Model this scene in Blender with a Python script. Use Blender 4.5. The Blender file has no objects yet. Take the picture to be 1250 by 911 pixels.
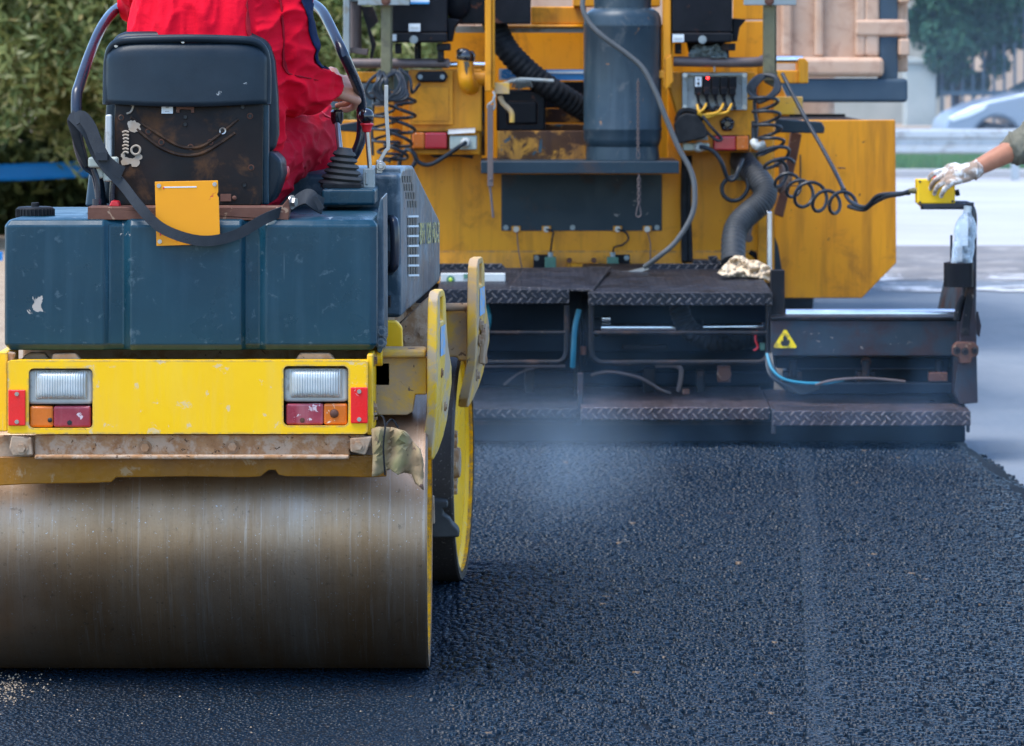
import bpy, bmesh, math, random
import numpy as np
from mathutils import Vector, Matrix, Euler, noise as mnoise
R = math.radians
random.seed(7)
rng = np.random.default_rng(11)
SC = bpy.context.scene
COL = SC.collection
F, HZ, CH = 4770.0, 70.0, 1.56          # focal length in photo pixels, horizon row, eye height in metres

def W(px, py, Y):                        # photo measurement -> place in metres at a known distance
    return Vector(((px - 625) * Y / F, Y, CH - (py - HZ) * Y / F))
def V(*a): return Vector(a)
def S(r, g, b, k=1.0):                   # sRGB 0..255 -> linear
    f = lambda c: (c / 12.92 if c <= .04045 else ((c + .055) / 1.055) ** 2.4)
    return tuple(min(1, f(c / 255.0) * k) for c in (r, g, b))

# ------------------------------------------------------------------ objects
ORIGIN = {}
def thing(name, label, cat, loc, group=None):
    o = bpy.data.objects.new(name, None); COL.objects.link(o)
    o.empty_display_size = .1
    o.location = loc; ORIGIN[o] = Vector(loc)
    o['label'] = label; o['category'] = cat
    if group: o['group'] = group
    return o
def tag(o, label=None, cat=None, group=None, kind=None):
    for k, v in (('label', label), ('category', cat), ('group', group), ('kind', kind)):
        if v: o[k] = v
    return o
def org(o):
    while o.parent is not None: o = o.parent
    return ORIGIN[o]

def catmull(pts, sub=6, closed=False):
    P = [Vector(p) for p in pts]
    n = len(P)
    if n < 3 and not closed:
        return P
    out = []
    rngi = range(n) if closed else range(n - 1)
    for i in rngi:
        if closed: a, b, c, d = P[(i-1) % n], P[i], P[(i+1) % n], P[(i+2) % n]
        else: a, b, c, d = P[max(i-1, 0)], P[i], P[i+1], P[min(i+2, n-1)]
        for k in range(sub):
            t = k / sub
            out.append(.5*((2*b)+(c-a)*t+(2*a-5*b+4*c-d)*t*t+(3*b-a-3*c+d)*t**3))
    if not closed: out.append(P[-1])
    return out

class MB:
    def __init__(s): s.v = []; s.f = []; s.marks = []
    def add(s, vs, fs):
        b = len(s.v); s.v += [Vector(q) for q in vs]; s.f += [tuple(b+i for i in f) for f in fs]; return s
    def box(s, c, d, rot=None):
        hx, hy, hz = d[0]/2, d[1]/2, d[2]/2
        vs = [Vector((x, y, z)) for x in (-hx, hx) for y in (-hy, hy) for z in (-hz, hz)]
        if rot is not None:
            m = rot if isinstance(rot, Matrix) else Euler(rot).to_matrix()
            vs = [m @ q for q in vs]
        return s.add([q + Vector(c) for q in vs], [(0,1,3,2),(4,6,7,5),(0,4,5,1),(2,3,7,6),(0,2,6,4),(1,5,7,3)])
    def bx(s, x0, x1, y0, y1, z0, z1):
        return s.box(((x0+x1)/2, (y0+y1)/2, (z0+z1)/2), (abs(x1-x0), abs(y1-y0), abs(z1-z0)))
    def pb(s, px0, py0, px1, py1, Y, d):
        a, b = W(px0, py0, Y), W(px1, py1, Y)
        return s.bx(a.x, b.x, Y, Y+d, b.z, a.z)
    def prism(s, pts, vec, holes=()):
        bm = bmesh.new()
        def loop(q):
            vs = [bm.verts.new(p) for p in q]
            return [bm.edges.new((vs[i], vs[(i+1) % len(vs)])) for i in range(len(vs))]
        es = loop(pts)
        for h in holes: es += loop(h)
        if holes: bmesh.ops.triangle_fill(bm, use_beauty=True, use_dissolve=False, edges=es)
        else: bm.faces.new(list(bm.verts))
        r = bmesh.ops.extrude_face_region(bm, geom=list(bm.faces))
        for g in r['geom']:
            if isinstance(g, bmesh.types.BMVert): g.co += Vector(vec)
        bm.verts.index_update()
        s.add([q.co.copy() for q in bm.verts], [tuple(q.index for q in f.verts) for f in bm.faces])
        bm.free(); return s
    def pp(s, pxs, Y, d, holes=()):
        return s.prism([W(a, b, Y) for a, b in pxs], (0, d, 0), [[W(a, b, Y) for a, b in h] for h in holes])
    def tube(s, pts, r, n=10, sub=6, closed=False, cap=True, flat=1.0):
        P = catmull(pts, sub, closed) if sub > 1 else [Vector(p) for p in pts]
        m = len(P); rings = []
        rf = r if callable(r) else (lambda t: r)
        t0 = (P[1]-P[0]).normalized()
        up = Vector((0, 0, 1)) if abs(t0.z) < .9 else Vector((1, 0, 0))
        nx = t0.cross(up).normalized()
        for i in range(m):
            if closed: t = P[(i+1) % m]-P[i-1]
            else: t = P[min(i+1, m-1)]-P[max(i-1, 0)]
            t = t.normalized() if t.length > 1e-9 else t0
            nx = nx - t*nx.dot(t)
            nx = nx.normalized() if nx.length > 1e-6 else t.orthogonal().normalized()
            ny = t.cross(nx); q = rf(i/max(1, m-1))
            rings.append([P[i]+nx*math.cos(2*math.pi*k/n)*q+ny*math.sin(2*math.pi*k/n)*q*flat for k in range(n)])
        vs = [p for g in rings for p in g]; fs = []
        for i in range(m if closed else m-1):
            j = (i+1) % m
            for k in range(n):
                l = (k+1) % n; fs.append((i*n+k, i*n+l, j*n+l, j*n+k))
        if cap and not closed:
            fs.append(tuple(range(n-1, -1, -1))); fs.append(tuple((m-1)*n+k for k in range(n)))
        return s.add(vs, fs)
    def cyl(s, a, b, r, r2=None, n=20):
        r2 = r if r2 is None else r2
        return s.tube([a, b], lambda t: r+(r2-r)*t, n=n, sub=1)
    def lathe(s, prof, o, axis, n=48, caps=False):
        o = Vector(o); ax = Vector(axis).normalized()
        u = ax.orthogonal().normalized(); w = ax.cross(u)
        vs = []; fs = []; m = len(prof)
        for i in range(n):
            a = 2*math.pi*i/n
            for r, t in prof: vs.append(o+ax*t+(u*math.cos(a)+w*math.sin(a))*r)
        for i in range(n):
            j = (i+1) % n
            for k in range(m-1): fs.append((i*m+k, i*m+k+1, j*m+k+1, j*m+k))
        if caps:
            fs.append(tuple(i*m for i in range(n))); fs.append(tuple(i*m+m-1 for i in reversed(range(n))))
        return s.add(vs, fs)
    def ball(s, c, r, sc=(1, 1, 1), n=14, rot=None):
        bm = bmesh.new(); bmesh.ops.create_uvsphere(bm, u_segments=n, v_segments=max(6, n*2//3), radius=r)
        m = Euler(rot).to_matrix() if rot else Matrix.Identity(3)
        vs = [m @ Vector((q.co.x*sc[0], q.co.y*sc[1], q.co.z*sc[2]))+Vector(c) for q in bm.verts]
        bm.verts.index_update()
        s.add(vs, [tuple(q.index for q in f.verts) for f in bm.faces]); bm.free(); return s
    def strap(s, pts, wv, th, sub=6):              # flat band along pts, width vector wv, thickness th
        P = catmull(pts, sub); vs = []; fs = []; m = len(P); wv = Vector(wv)
        for i in range(m):
            t = (P[min(i+1, m-1)]-P[max(i-1, 0)]).normalized()
            w = (wv - t*wv.dot(t)); w = w.normalized()*wv.length/2; nn = t.cross(w).normalized()*th/2
            vs += [P[i]-w-nn, P[i]+w-nn, P[i]+w+nn, P[i]-w+nn]
        for i in range(m-1):
            for k in range(4):
                l = (k+1) % 4; fs.append((i*4+k, i*4+l, i*4+4+l, i*4+4+k))
        fs += [(3, 2, 1, 0), tuple((m-1)*4+k for k in range(4))]
        return s.add(vs, fs)
    def grid(s, fn, nu, nv):
        vs = [fn(i/nu, j/nv) for i in range(nu+1) for j in range(nv+1)]
        return s.add(vs, [(i*(nv+1)+j, (i+1)*(nv+1)+j, (i+1)*(nv+1)+j+1, i*(nv+1)+j+1) for i in range(nu) for j in range(nv)])
    def hexbolt(s, c, ax, r=.009, h=.007):
        ax = Vector(ax).normalized(); c = Vector(c); s.marks.append((len(s.v), len(s.f)))
        s.tube([c-ax*.002, c+ax*h], r, n=6, sub=1); s.tube([c-ax*.002, c+ax*.0025], r*1.5, n=14, sub=1); return s
    def xf(s, m): s.v = [m @ q for q in s.v]; return s
    def item(s): s.marks.append((len(s.v), len(s.f))); return s
    def build(s, name, mat, parent=None, **k):
        # pieces that were marked one by one become objects of their own
        if len(s.marks) > 1 and s.marks[0] == (0, 0):
            mk = s.marks + [(len(s.v), len(s.f))]; o = None
            for (a, fa), (b, fb) in zip(mk, mk[1:]):
                q = MB(); q.v = s.v[a:b]; q.f = [tuple(i-a for i in f) for f in s.f[fa:fb]]
                o = q._build(name, mat, parent, **k)
            return o
        return s._build(name, mat, parent, **k)
    def _build(s, name, mat, parent=None, bevel=0, smooth=True, ang=38, seg=2, solid=0, weld=True, subd=0):
        me = bpy.data.meshes.new(name)
        if parent is None:
            xs = [q.x for q in s.v]; ys = [q.y for q in s.v]; zs = [q.z for q in s.v]
            o0 = Vector(((min(xs)+max(xs))/2, (min(ys)+max(ys))/2, min(zs)))
        else: o0 = org(parent)
        me.from_pydata([q-o0 for q in s.v], [], s.f); me.update()
        if weld:
            bm = bmesh.new(); bm.from_mesh(me)
            bmesh.ops.remove_doubles(bm, verts=bm.verts, dist=1e-5)
            bmesh.ops.recalc_face_normals(bm, faces=bm.faces); bm.to_mesh(me); bm.free()
        if smooth:
            me.polygons.foreach_set('use_smooth', [True]*len(me.polygons))
            me.set_sharp_from_angle(angle=R(ang))
        o = bpy.data.objects.new(name, me); COL.objects.link(o)
        if parent is None: o.location = o0; ORIGIN[o] = o0
        else: o.parent = parent
        if mat: me.materials.append(mat)
        if solid:
            md = o.modifiers.new('Solid', 'SOLIDIFY'); md.thickness = solid; md.offset = 0
        if subd:
            md = o.modifiers.new('Sub', 'SUBSURF'); md.levels = md.render_levels = subd
        if bevel:
            md = o.modifiers.new('Bevel', 'BEVEL'); md.width = bevel; md.segments = seg
            md.limit_method = 'ANGLE'; md.angle_limit = R(32); md.harden_normals = True
        return o

def text(name, body, size, M, mat, parent, ext=.0008, sx=1.0, bold=0.0):
    cu = bpy.data.curves.new(name, 'FONT'); cu.body = body; cu.size = size; cu.extrude = ext
    cu.align_x = 'CENTER'; cu.align_y = 'CENTER'; cu.offset = bold
    o = bpy.data.objects.new(name, cu); COL.objects.link(o); cu.materials.append(mat)
    bpy.context.view_layer.update()
    dg = bpy.context.evaluated_depsgraph_get(); me = bpy.data.meshes.new_from_object(o.evaluated_get(dg), depsgraph=dg)
    me.transform(Matrix.Translation(-org(parent)) @ M @ Matrix.Diagonal((sx, 1, 1, 1)))
    bpy.data.objects.remove(o); bpy.data.curves.remove(cu)
    o = bpy.data.objects.new(name, me); COL.objects.link(o); o.parent = parent
    me.materials.clear(); me.materials.append(mat)
    return o
def frame(o, x, y):                       # matrix with local x, y axes
    x = Vector(x).normalized(); z = x.cross(Vector(y)).normalized(); y = z.cross(x)
    m = Matrix((x, y, z)).transposed().to_4x4(); m.translation = Vector(o); return m

# ------------------------------------------------------------------ materials
class NT:
    def __init__(s, name):
        s.m = bpy.data.materials.new(name); s.m.use_nodes = True
        s.t = s.m.node_tree; s.n = s.t.nodes; s.l = s.t.links
        s.b = s.n['Principled BSDF']; s.out = s.n['Material Output']
        s.tc = s.n.new('ShaderNodeTexCoord')
    def put(s, sock, val):
        if isinstance(val, bpy.types.NodeSocket): s.l.new(val, sock)
        else:
            if sock.type == 'RGBA' and len(val) == 3: val = (*val, 1)
            sock.default_value = val
    def mapped(s, sc=(1, 1, 1), loc=(0, 0, 0), rot=(0, 0, 0)):
        q = s.n.new('ShaderNodeMapping'); s.l.new(s.tc.outputs['Object'], q.inputs['Vector'])
        q.inputs['Scale'].default_value = sc; q.inputs['Location'].default_value = loc; q.inputs['Rotation'].default_value = rot
        return q.outputs[0]
    def noise(s, scale, detail=5, rough=.6, sc=None, loc=(0, 0, 0), dist=0, rot=(0, 0, 0)):
        q = s.n.new('ShaderNodeTexNoise'); q.inputs['Scale'].default_value = scale
        q.inputs['Detail'].default_value = detail; q.inputs['Roughness'].default_value = rough; q.inputs['Distortion'].default_value = dist
        s.l.new(s.mapped(sc or (1, 1, 1), loc, rot), q.inputs['Vector'])
        return q.outputs['Fac']
    def vor(s, scale, feat='F1', out='Distance', sc=None, rand=1):
        q = s.n.new('ShaderNodeTexVoronoi'); q.feature = feat; q.inputs['Scale'].default_value = scale
        q.inputs['Randomness'].default_value = rand
        s.l.new(s.mapped(sc or (1, 1, 1)), q.inputs['Vector']); return q.outputs[out]
    def rng(s, v, a, b, lo=0, hi=1, smooth=False):
        q = s.n.new('ShaderNodeMapRange'); q.inputs['From Min'].default_value = a; q.inputs['From Max'].default_value = b
        q.inputs['To Min'].default_value = lo; q.inputs['To Max'].default_value = hi
        if smooth: q.interpolation_type = 'SMOOTHSTEP'
        s.l.new(v, q.inputs['Value']); return q.outputs[0]
    def math(s, op, a, b=0.0, c=None):
        q = s.n.new('ShaderNodeMath'); q.operation = op; s.put(q.inputs[0], a); s.put(q.inputs[1], b)
        if c is not None: s.put(q.inputs[2], c)
        return q.outputs[0]
    def mix(s, f, a, b, mode='MIX'):
        q = s.n.new('ShaderNodeMix'); q.data_type = 'RGBA'; q.blend_type = mode
        s.put(q.inputs[0], f); s.put(q.inputs[6], a); s.put(q.inputs[7], b); return q.outputs[2]
    def sep(s, vec=None):
        q = s.n.new('ShaderNodeSeparateXYZ'); s.l.new(vec or s.tc.outputs['Object'], q.inputs[0]); return q.outputs
    def edge(s, w):
        q = s.n.new('ShaderNodeBevel'); q.samples = 6; q.inputs['Radius'].default_value = w
        g = s.n.new('ShaderNodeNewGeometry'); d = s.n.new('ShaderNodeVectorMath'); d.operation = 'DOT_PRODUCT'
        s.l.new(q.outputs[0], d.inputs[0]); s.l.new(g.outputs['Normal'], d.inputs[1])
        return s.math('SUBTRACT', 1.0, d.outputs['Value'])
    def bump(s, h, strength=.3, dist=.01):
        q = s.n.new('ShaderNodeBump'); q.inputs['Strength'].default_value = strength; q.inputs['Distance'].default_value = dist
        s.l.new(h, q.inputs['Height'])
        if s.b.inputs['Normal'].is_linked: s.l.new(s.b.inputs['Normal'].links[0].from_socket, q.inputs['Normal'])
        s.l.new(q.outputs[0], s.b.inputs['Normal'])
    def set(s, **k):
        names = dict(col='Base Color', rough='Roughness', metal='Metallic', spec='Specular IOR Level', coat='Coat Weight', trans='Transmission Weight',
                     ior='IOR', alpha='Alpha', sheen='Sheen Weight', emit='Emission Color', es='Emission Strength', sss='Subsurface Weight', coatr='Coat Roughness')
        for a, v in k.items(): s.put(s.b.inputs[names[a]], v)
        return s

def paint(name, base, rough=.45, metal=0, var=None, dirt=None, chips=None, streak=None, edge=None, bump=None, rvar=.12, coat=0, spec=.3, seed=0, scr=None):
    t = NT(name); c = base
    L = (seed*3.1, seed*1.7, seed*2.3)
    if var:      # (colour, scale, amount)
        c = t.mix(t.rng(t.noise(var[1], 4, loc=L), .3, .7, 0, var[2]), c, var[0])
    if streak:   # (colour, scale, amount): runs downwards
        c = t.mix(t.rng(t.noise(streak[1], 4, .6, sc=(1, 1, .09), loc=L), .5, .75, 0, streak[2]), c, streak[0])
    dm = None
    if dirt:     # (colour, scale, threshold, softness, amount)
        dm = t.rng(t.noise(dirt[1], 8, .68, loc=L, dist=.4), dirt[2]-.055-dirt[3], dirt[2]-.055+dirt[3], 0, dirt[4], True)
        c = t.mix(dm, c, dirt[0])
    cm = None
    if chips:    # (colour, scale, threshold)
        cm = t.rng(t.noise(chips[1], 6, .62, loc=(5+L[0], 2, 1), dist=.8), chips[2]-.075, chips[2]-.06)
        c = t.mix(cm, c, chips[0])
    if scr:      # fine scratches in two directions: (colour, scale, amount)
        for k, ro in enumerate(((0, .55, 0), (0, -1.1, 0))):
            sm = t.rng(t.noise(scr[1], 3, .5, sc=(1, .3, .035), loc=(L[0]+k*5, 1, 2), rot=ro), .70, .74, 0, scr[2])
            sm = t.math('MULTIPLY', sm, t.rng(t.noise(5, 3, .5, loc=(L[1], k*3, 4)), .48, .58)); c = t.mix(sm, c, scr[0])
    if edge:     # (colour, width, strength)
        em = t.edge(edge[1]); em = t.math('MULTIPLY', t.rng(em, .02, .16), t.rng(t.noise(38, 5, .7, loc=L), .38, .6))
        c = t.mix(t.math('MULTIPLY', em, edge[2]), c, edge[0])
    t.set(col=c, metal=metal, spec=spec, coat=coat)
    rr = t.rng(t.noise(9, 5, .6, loc=(3, 1, L[0])), .3, .7, max(.03, rough-rvar), min(1, rough+rvar))
    if dm is not None: rr = t.math('MULTIPLY_ADD', dm, .35, rr)
    t.set(rough=rr)
    if bump: t.bump(t.noise(bump[0], 4, .6, loc=L), bump[1], .004)
    if cm is not None: t.bump(t.math('SUBTRACT', 1.0, cm), .35, .0015)
    return t.m

MT = {}
DUST = (.36, .27, .19)
RUST = (.16, .07, .03)
MT['roller_yellow'] = paint('weathered_yellow_paint', (.90, .50, .001), .38, var=((.82, .39, .002), 5, .4), dirt=((.62, .47, .26), 22, .685, .025, .75), chips=((.12, .10, .10), 42, .775), streak=((.66, .46, .12), 22, .25), edge=((.20, .16, .12), .012, .95), bump=(60, .05), seed=1, scr=((.50, .40, .22), 34, .6))
MT['dusty_yellow'] = paint('dust_caked_yellow_paint', (.70, .37, .006), .5, var=((.52, .33, .12), 4, .55), dirt=((.40, .28, .18), 6, .53, .09, .9), chips=((.16, .10, .06), 20, .70), edge=((.40, .30, .18), .008, .8), bump=(45, .2), seed=2)
MT['tan_dust'] = paint('tan_dust_on_steel', (.34, .22, .13), .75, var=((.42, .31, .22), 6, .8), dirt=((.25, .12, .05), 13, .58, .1, .8), chips=((.10, .06, .04), 30, .72), bump=(60, .35), seed=3)
MT['rusty_angle'] = paint('rusty_scraper_steel', (.36, .19, .085), .8, var=((.24, .105, .04), 38, .9), dirt=((.42, .31, .22), 30, .56, .09, .75), chips=((.08, .04, .02), 60, .70), bump=(90, .5), seed=4)
MT['ochre'] = paint('wet_ochre_rubber_skirt', (.30, .118, .004), .25, var=((.18, .062, .003), 8, .7), dirt=((.40, .27, .15), 14, .68, .03, .6), streak=((.16, .07, .01), 30, .5), bump=(40, .25), coat=.4, seed=5)
MT['tank_blue'] = paint('scuffed_petrol_blue_paint', (.003, .029, .047), .34, var=((.006, .040, .061), 5, .8), dirt=((.07, .11, .13), 34, .69, .04, .5), chips=((.38, .33, .28), 11, .768), streak=((.03, .075, .105), 26, .3), edge=((.10, .15, .18), .006, .5), bump=(50, .06), seed=6, scr=((.22, .27, .29), 30, .7))
MT['hood_blue'] = paint('faded_blue_grey_paint', (.014, .040, .062), .36, var=((.07, .11, .145), 4, .8), dirt=((.20, .23, .25), 12, .63, .08, .6), chips=((.25, .20, .16), 13, .755), streak=((.22, .26, .29), 18, .5), edge=((.34, .33, .31), .008, .8), bump=(50, .08), seed=7, scr=((.36, .38, .38), 30, .6))
MT['seat_black'] = paint('scuffed_black_vinyl', (.005, .0105, .016), .42, spec=.22, var=((.015, .025, .034), 7, .7), chips=((.30, .31, .30), 9, .80), edge=((.06, .07, .08), .008, .5), bump=(160, .08), seed=8)
MT['seat_back'] = paint('rusty_black_seat_pan', (.004, .0032, .003), .45, spec=.16, var=((.016, .0075, .004), 5, .85), dirt=((.075, .034, .014), 8, .645, .08, .8), chips=((.30, .22, .13), 15, .79), edge=((.16, .085, .04), .006, .8), bump=(60, .12), seed=9)
MT['tube_black'] = paint('satin_dark_tube', (.009, .014, .024), .28, var=((.022, .022, .034), 8, .7), chips=((.22, .15, .1), 24, .79), coat=.3, seed=10)
MT['rubber'] = paint('black_rubber', (.005, .006, .0075), .62, spec=.13, var=((.035, .035, .036), 14, .6), bump=(120, .1), seed=11)
MT['grey_rubber'] = paint('dusty_grey_rubber', (.030, .029, .028), .7, var=((.075, .072, .066), 8, .7), bump=(120, .15), seed=12)
MT['belt'] = paint('grey_webbing', (.012, .015, .019), .7, var=((.024, .028, .033), 30, .7), bump=(400, .3), seed=13)
MT['orange_plate'] = paint('orange_number_plate', (.80, .30, .004), .4, var=((.68, .24, .008), 6, .4), chips=((.5, .05, .02), 14, .77), edge=((.4, .16, .04), .003, .5), seed=14)
MT['rust_brown'] = paint('brown_rusty_rail', (.085, .030, .018), .65, var=((.14, .06, .035), 12, .7), chips=((.26, .16, .1), 22, .68), bump=(70, .25), seed=15)
MT['paver_yellow'] = paint('paver_yellow_paint', (.72, .285, .006), .42, var=((.60, .20, .005), 3, .6), dirt=((.26, .10, .015), 6, .66, .08, .5), chips=((.045, .03, .02), 46, .765), streak=((.28, .105, .008), 15, .8), edge=((.20, .10, .04), .008, .7), bump=(40, .04), seed=16, scr=((.20, .09, .02), 16, .5))
MT['paver_stained'] = paint('oil_stained_yellow_paint', (.55, .24, .015), .5, var=((.16, .06, .02), 6, .9), dirt=((.035, .016, .012), 8, .53, .05, .92), streak=((.05, .02, .012), 12, .95), chips=((.03, .06, .075), 8, .68), bump=(50, .15), seed=17)
MT['paver_blue'] = paint('dark_blue_grey_steel', (.008, .022, .034), .45, var=((.016, .032, .044), 5, .6), dirt=((.05, .035, .03), 6, .66, .06, .6), chips=((.25, .22, .2), 20, .76), edge=((.16, .14, .13), .006, .8), seed=18)
MT['cylinder_blue'] = paint('grey_blue_gas_cylinder_paint', (.013, .028, .040), .36, var=((.034, .055, .070), 4, .7), dirt=((.12, .12, .115), 10, .68, .06, .5), chips=((.20, .10, .05), 20, .75), streak=((.08, .11, .13), 14, .35), bump=(30, .05), seed=19, scr=((.22, .24, .24), 20, .4))
MT['dark_steel'] = paint('tar_blackened_steel', (.005, .0065, .010), .5, .1, spec=.2, var=((.016, .013, .013), 7, .7), dirt=((.085, .045, .03), 9, .64, .08, .6), chips=((.22, .17, .13), 34, .75), edge=((.16, .12, .1), .005, .6), bump=(70, .2), seed=20)
MT['screed_steel'] = paint('purple_brown_worn_steel', (.026, .022, .028), .5, .3, var=((.055, .028, .027), 8, .8), dirt=((.03, .05, .065), 6, .56, .1, .8), chips=((.26, .2, .17), 40, .74), edge=((.22, .17, .15), .006, .7), bump=(70, .2), seed=21)
MT['black_box'] = paint('black_painted_steel_box', (.003, .004, .006), .5, spec=.14, var=((.014, .014, .018), 8, .7), dirt=((.12, .045, .025), 14, .69, .03, .8), edge=((.12, .06, .04), .006, .7), seed=22)
MT['khaki'] = paint('khaki_zinc_post', (.13, .115, .06), .55, .15, var=((.20, .175, .10), 9, .7), dirt=((.07, .06, .05), 8, .62, .08, .7), bump=(60, .15), seed=23)
MT['zinc'] = paint('zinc_plated_plate', (.22, .25, .25), .5, .3, var=((.32, .33, .31), 9, .6), dirt=((.2, .17, .12), 12, .64, .06, .7), seed=24)
MT['brown_tube'] = paint('brown_worn_tube', (.11, .085, .082), .5, .3, var=((.17, .12, .10), 14, .7), seed=25)
MT['chrome'] = paint('polished_rod', (.75, .77, .80), .16, 1.0, var=((.5, .5, .52), 12, .5), rvar=.08, seed=26)
MT['bare_steel'] = paint('bare_steel', (.45, .44, .42), .35, .9, var=((.25, .2, .17), 14, .6), seed=27)
MT['cable'] = paint('grey_black_cable', (.010, .014, .019), .42, var=((.026, .03, .036), 20, .6), seed=28)
MT['hose_grey'] = paint('grey_corrugated_hose', (.026, .031, .036), .55, var=((.055, .052, .05), 8, .7), seed=29)
MT['white_plastic'] = paint('greyed_white_plastic', (.52, .53, .50), .5, var=((.40, .38, .33), 14, .6), dirt=((.2, .16, .11), 16, .66, .06, .6), seed=30)
MT['socket'] = paint('pale_grey_socket', (.42, .45, .38), .5, var=((.3, .3, .24), 14, .6), seed=31)
MT['peach_truck'] = paint('dusty_peach_truck_body', (.50, .29, .18), .7, var=((.56, .38, .27), 5, .8), dirt=((.36, .20, .13), 9, .62, .1, .6), bump=(20, .1), seed=32)
MT['truck_dark'] = paint('dark_blue_chassis', (.004, .010, .019), .65, spec=.15, var=((.010, .015, .024), 4, .6), seed=33)
MT['green_sensor'] = paint('green_sensor_paint', (.10, .22, .15), .5, var=((.05, .10, .07), 20, .7), seed=34)
MT['yoke_yellow'] = paint('yoke_yellow_paint', (.80, .45, .003), .42, var=((.62, .38, .07), 6, .6), dirt=((.42, .32, .23), 7, .585, .07, .9), chips=((.16, .10, .06), 40, .765), edge=((.40, .30, .18), .008, .8), bump=(45, .15), seed=62)
MT['truck_bar'] = paint('hazed_blue_grey_bar', (.035, .06, .085), .7, var=((.06, .085, .105), 5, .7), seed=63)  # blue-grey lightened in the colour itself to show haze around the truck
MT['dust_strip'] = paint('dusty_broken_ground', (.20, .175, .155), .9, var=((.12, .115, .115), 1.2, .9), dirt=((.33, .30, .27), 2.2, .62, .08, .8), bump=(20, .4), seed=64)
MT['seam_red'] = paint('dark_red_seam', (.26, .001, .010), .85, seed=65)
MT['seam_pale'] = paint('pale_red_seam', (.52, .05, .07), .85, seed=66)

def plain(name, col, rough=.5, metal=0, **k):
    t = NT(name); t.set(col=col, rough=rough, metal=metal, **k); return t.m
MT['red_lens'] = plain('red_lens', (.42, .006, .016), .25, coat=.6)
MT['red_reflector'] = paint('red_reflector', (.80, .008, .010), .3, var=((.6, .02, .02), 20, .5), chips=((.8, .5, .5), 40, .74), coat=.4, seed=35)
MT['old_red_lens'] = paint('scuffed_red_lens', (.24, .012, .028), .3, var=((.36, .06, .08), 18, .7), chips=((.6, .45, .45), 40, .70), streak=((.45, .2, .2), 40, .4), coat=.4, seed=36)
MT['amber_lens'] = paint('scuffed_amber_lens', (.62, .14, .008), .3, var=((.48, .10, .01), 16, .6), chips=((.7, .5, .35), 38, .72), coat=.4, seed=37)
MT['red_plastic'] = plain('red_plastic', (.62, .015, .02), .35)
MT['black_gloss'] = plain('black_gloss_knob', (.008, .008, .010), .18, coat=.5)
MT['label_white'] = plain('faded_white_label', (.62, .63, .62), .6)
MT['sticker_blue'] = plain('blue_sticker', (.03, .22, .46), .45)
MT['decal_blue'] = paint('light_blue_decal', (.10, .34, .62), .5, dirt=((.5, .42, .3), 40, .55, .05, .8), seed=38)
MT['led'] = plain('red_led', (.8, .02, .02), .4, emit=(1, .02, .02), es=4)
MT['warn_yellow'] = paint('warning_yellow', (.85, .58, .01), .5, dirt=((.2, .14, .05), 30, .6, .05, .7), seed=39)
MT['text_yellow'] = paint('worn_yellow_lettering', (.55, .46, .18), .5, dirt=((.09, .13, .16), 60, .60, .04, .8), seed=40)
MT['black_paint'] = plain('black_print', (.01, .01, .01), .5)
MT['yellow_wire'] = plain('yellow_wire', (.72, .36, .02), .5)
MT['teal_hose'] = plain('teal_hose', (.015, .19, .27), .45)
MT['remote_yellow'] = paint('remote_yellow', (.80, .46, .004), .35, var=((.7, .38, .01), 20, .4), dirt=((.3, .2, .06), 40, .68, .05, .6), seed=41)
MT['glove'] = paint('dirty_white_glove', (.72, .70, .67), .85, var=((.35, .25, .17), 22, .35), dirt=((.24, .14, .08), 24, .54, .06, .85), bump=(300, .3), seed=42)
MT['glove_grey'] = paint('grey_rubber_palm_coating', (.10, .115, .10), .7, var=((.06, .06, .06), 30, .6), seed=43)
MT['skin'] = paint('skin', (.50, .245, .155), .5, var=((.42, .17, .105), 18, .6), bump=(180, .15), seed=44)
MT['tan_skin'] = paint('tanned_skin', (.40, .165, .09), .5, var=((.30, .11, .06), 24, .6), bump=(160, .2), seed=45)
MT['hair'] = paint('dark_hair', (.02, .014, .010), .6, bump=(200, .5), seed=46)
MT['plastic_clear'] = None
SMOKE = True; EXPO = 1.7
# ------------------------------------------------------------------ special materials
def tread_mat(name, base, worn, s):
    t = NT(name); x = t.sep()
    def cell(off, flip):
        u = t.math('ADD', t.math('DIVIDE', x[0], s), off); v = t.math('ADD', t.math('DIVIDE', t.math('ADD', x[1], x[2]), s), off)
        u = t.math('SUBTRACT', t.math('FRACT', u), .5); v = t.math('SUBTRACT', t.math('FRACT', v), .5)
        a = t.math('ADD', u, v); b = t.math('SUBTRACT', u, v)
        if flip: a, b = b, a
        d = t.math('ADD', t.math('POWER', t.math('ABSOLUTE', t.math('DIVIDE', a, .62)), 2.0), t.math('POWER', t.math('ABSOLUTE', t.math('DIVIDE', b, .17)), 2.0))
        return t.rng(d, .45, 1.0, 1, 0, True)
    h = t.math('MAXIMUM', cell(0.0, False), cell(.5, True))
    n = t.noise(7, 6, .65)
    c = t.mix(t.rng(n, .35, .65), base, tuple(k*2.2 for k in base))
    c = t.mix(t.math('MULTIPLY', h, t.rng(t.noise(16, 5, .7), .35, .7, .1, 1)), c, worn)
    e = t.math('MULTIPLY', t.rng(t.edge(.008), .02, .15), t.rng(t.noise(30, 4), .35, .6))
    c = t.mix(t.math('MULTIPLY', e, .8), c, (.30, .24, .21))
    t.set(col=c, metal=.45, rough=t.rng(n, .3, .7, .34, .6))
    t.bump(h, 1.0, .006); t.bump(t.noise(120, 4), .25, .003)
    return t.m
MT['tread'] = tread_mat('tread_plate_steel', (.006, .007, .011), (.16, .14, .14), .040)
MT['tread_brown'] = tread_mat('worn_brown_tread_plate', (.026, .018, .021), (.30, .23, .21), .040)

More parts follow.
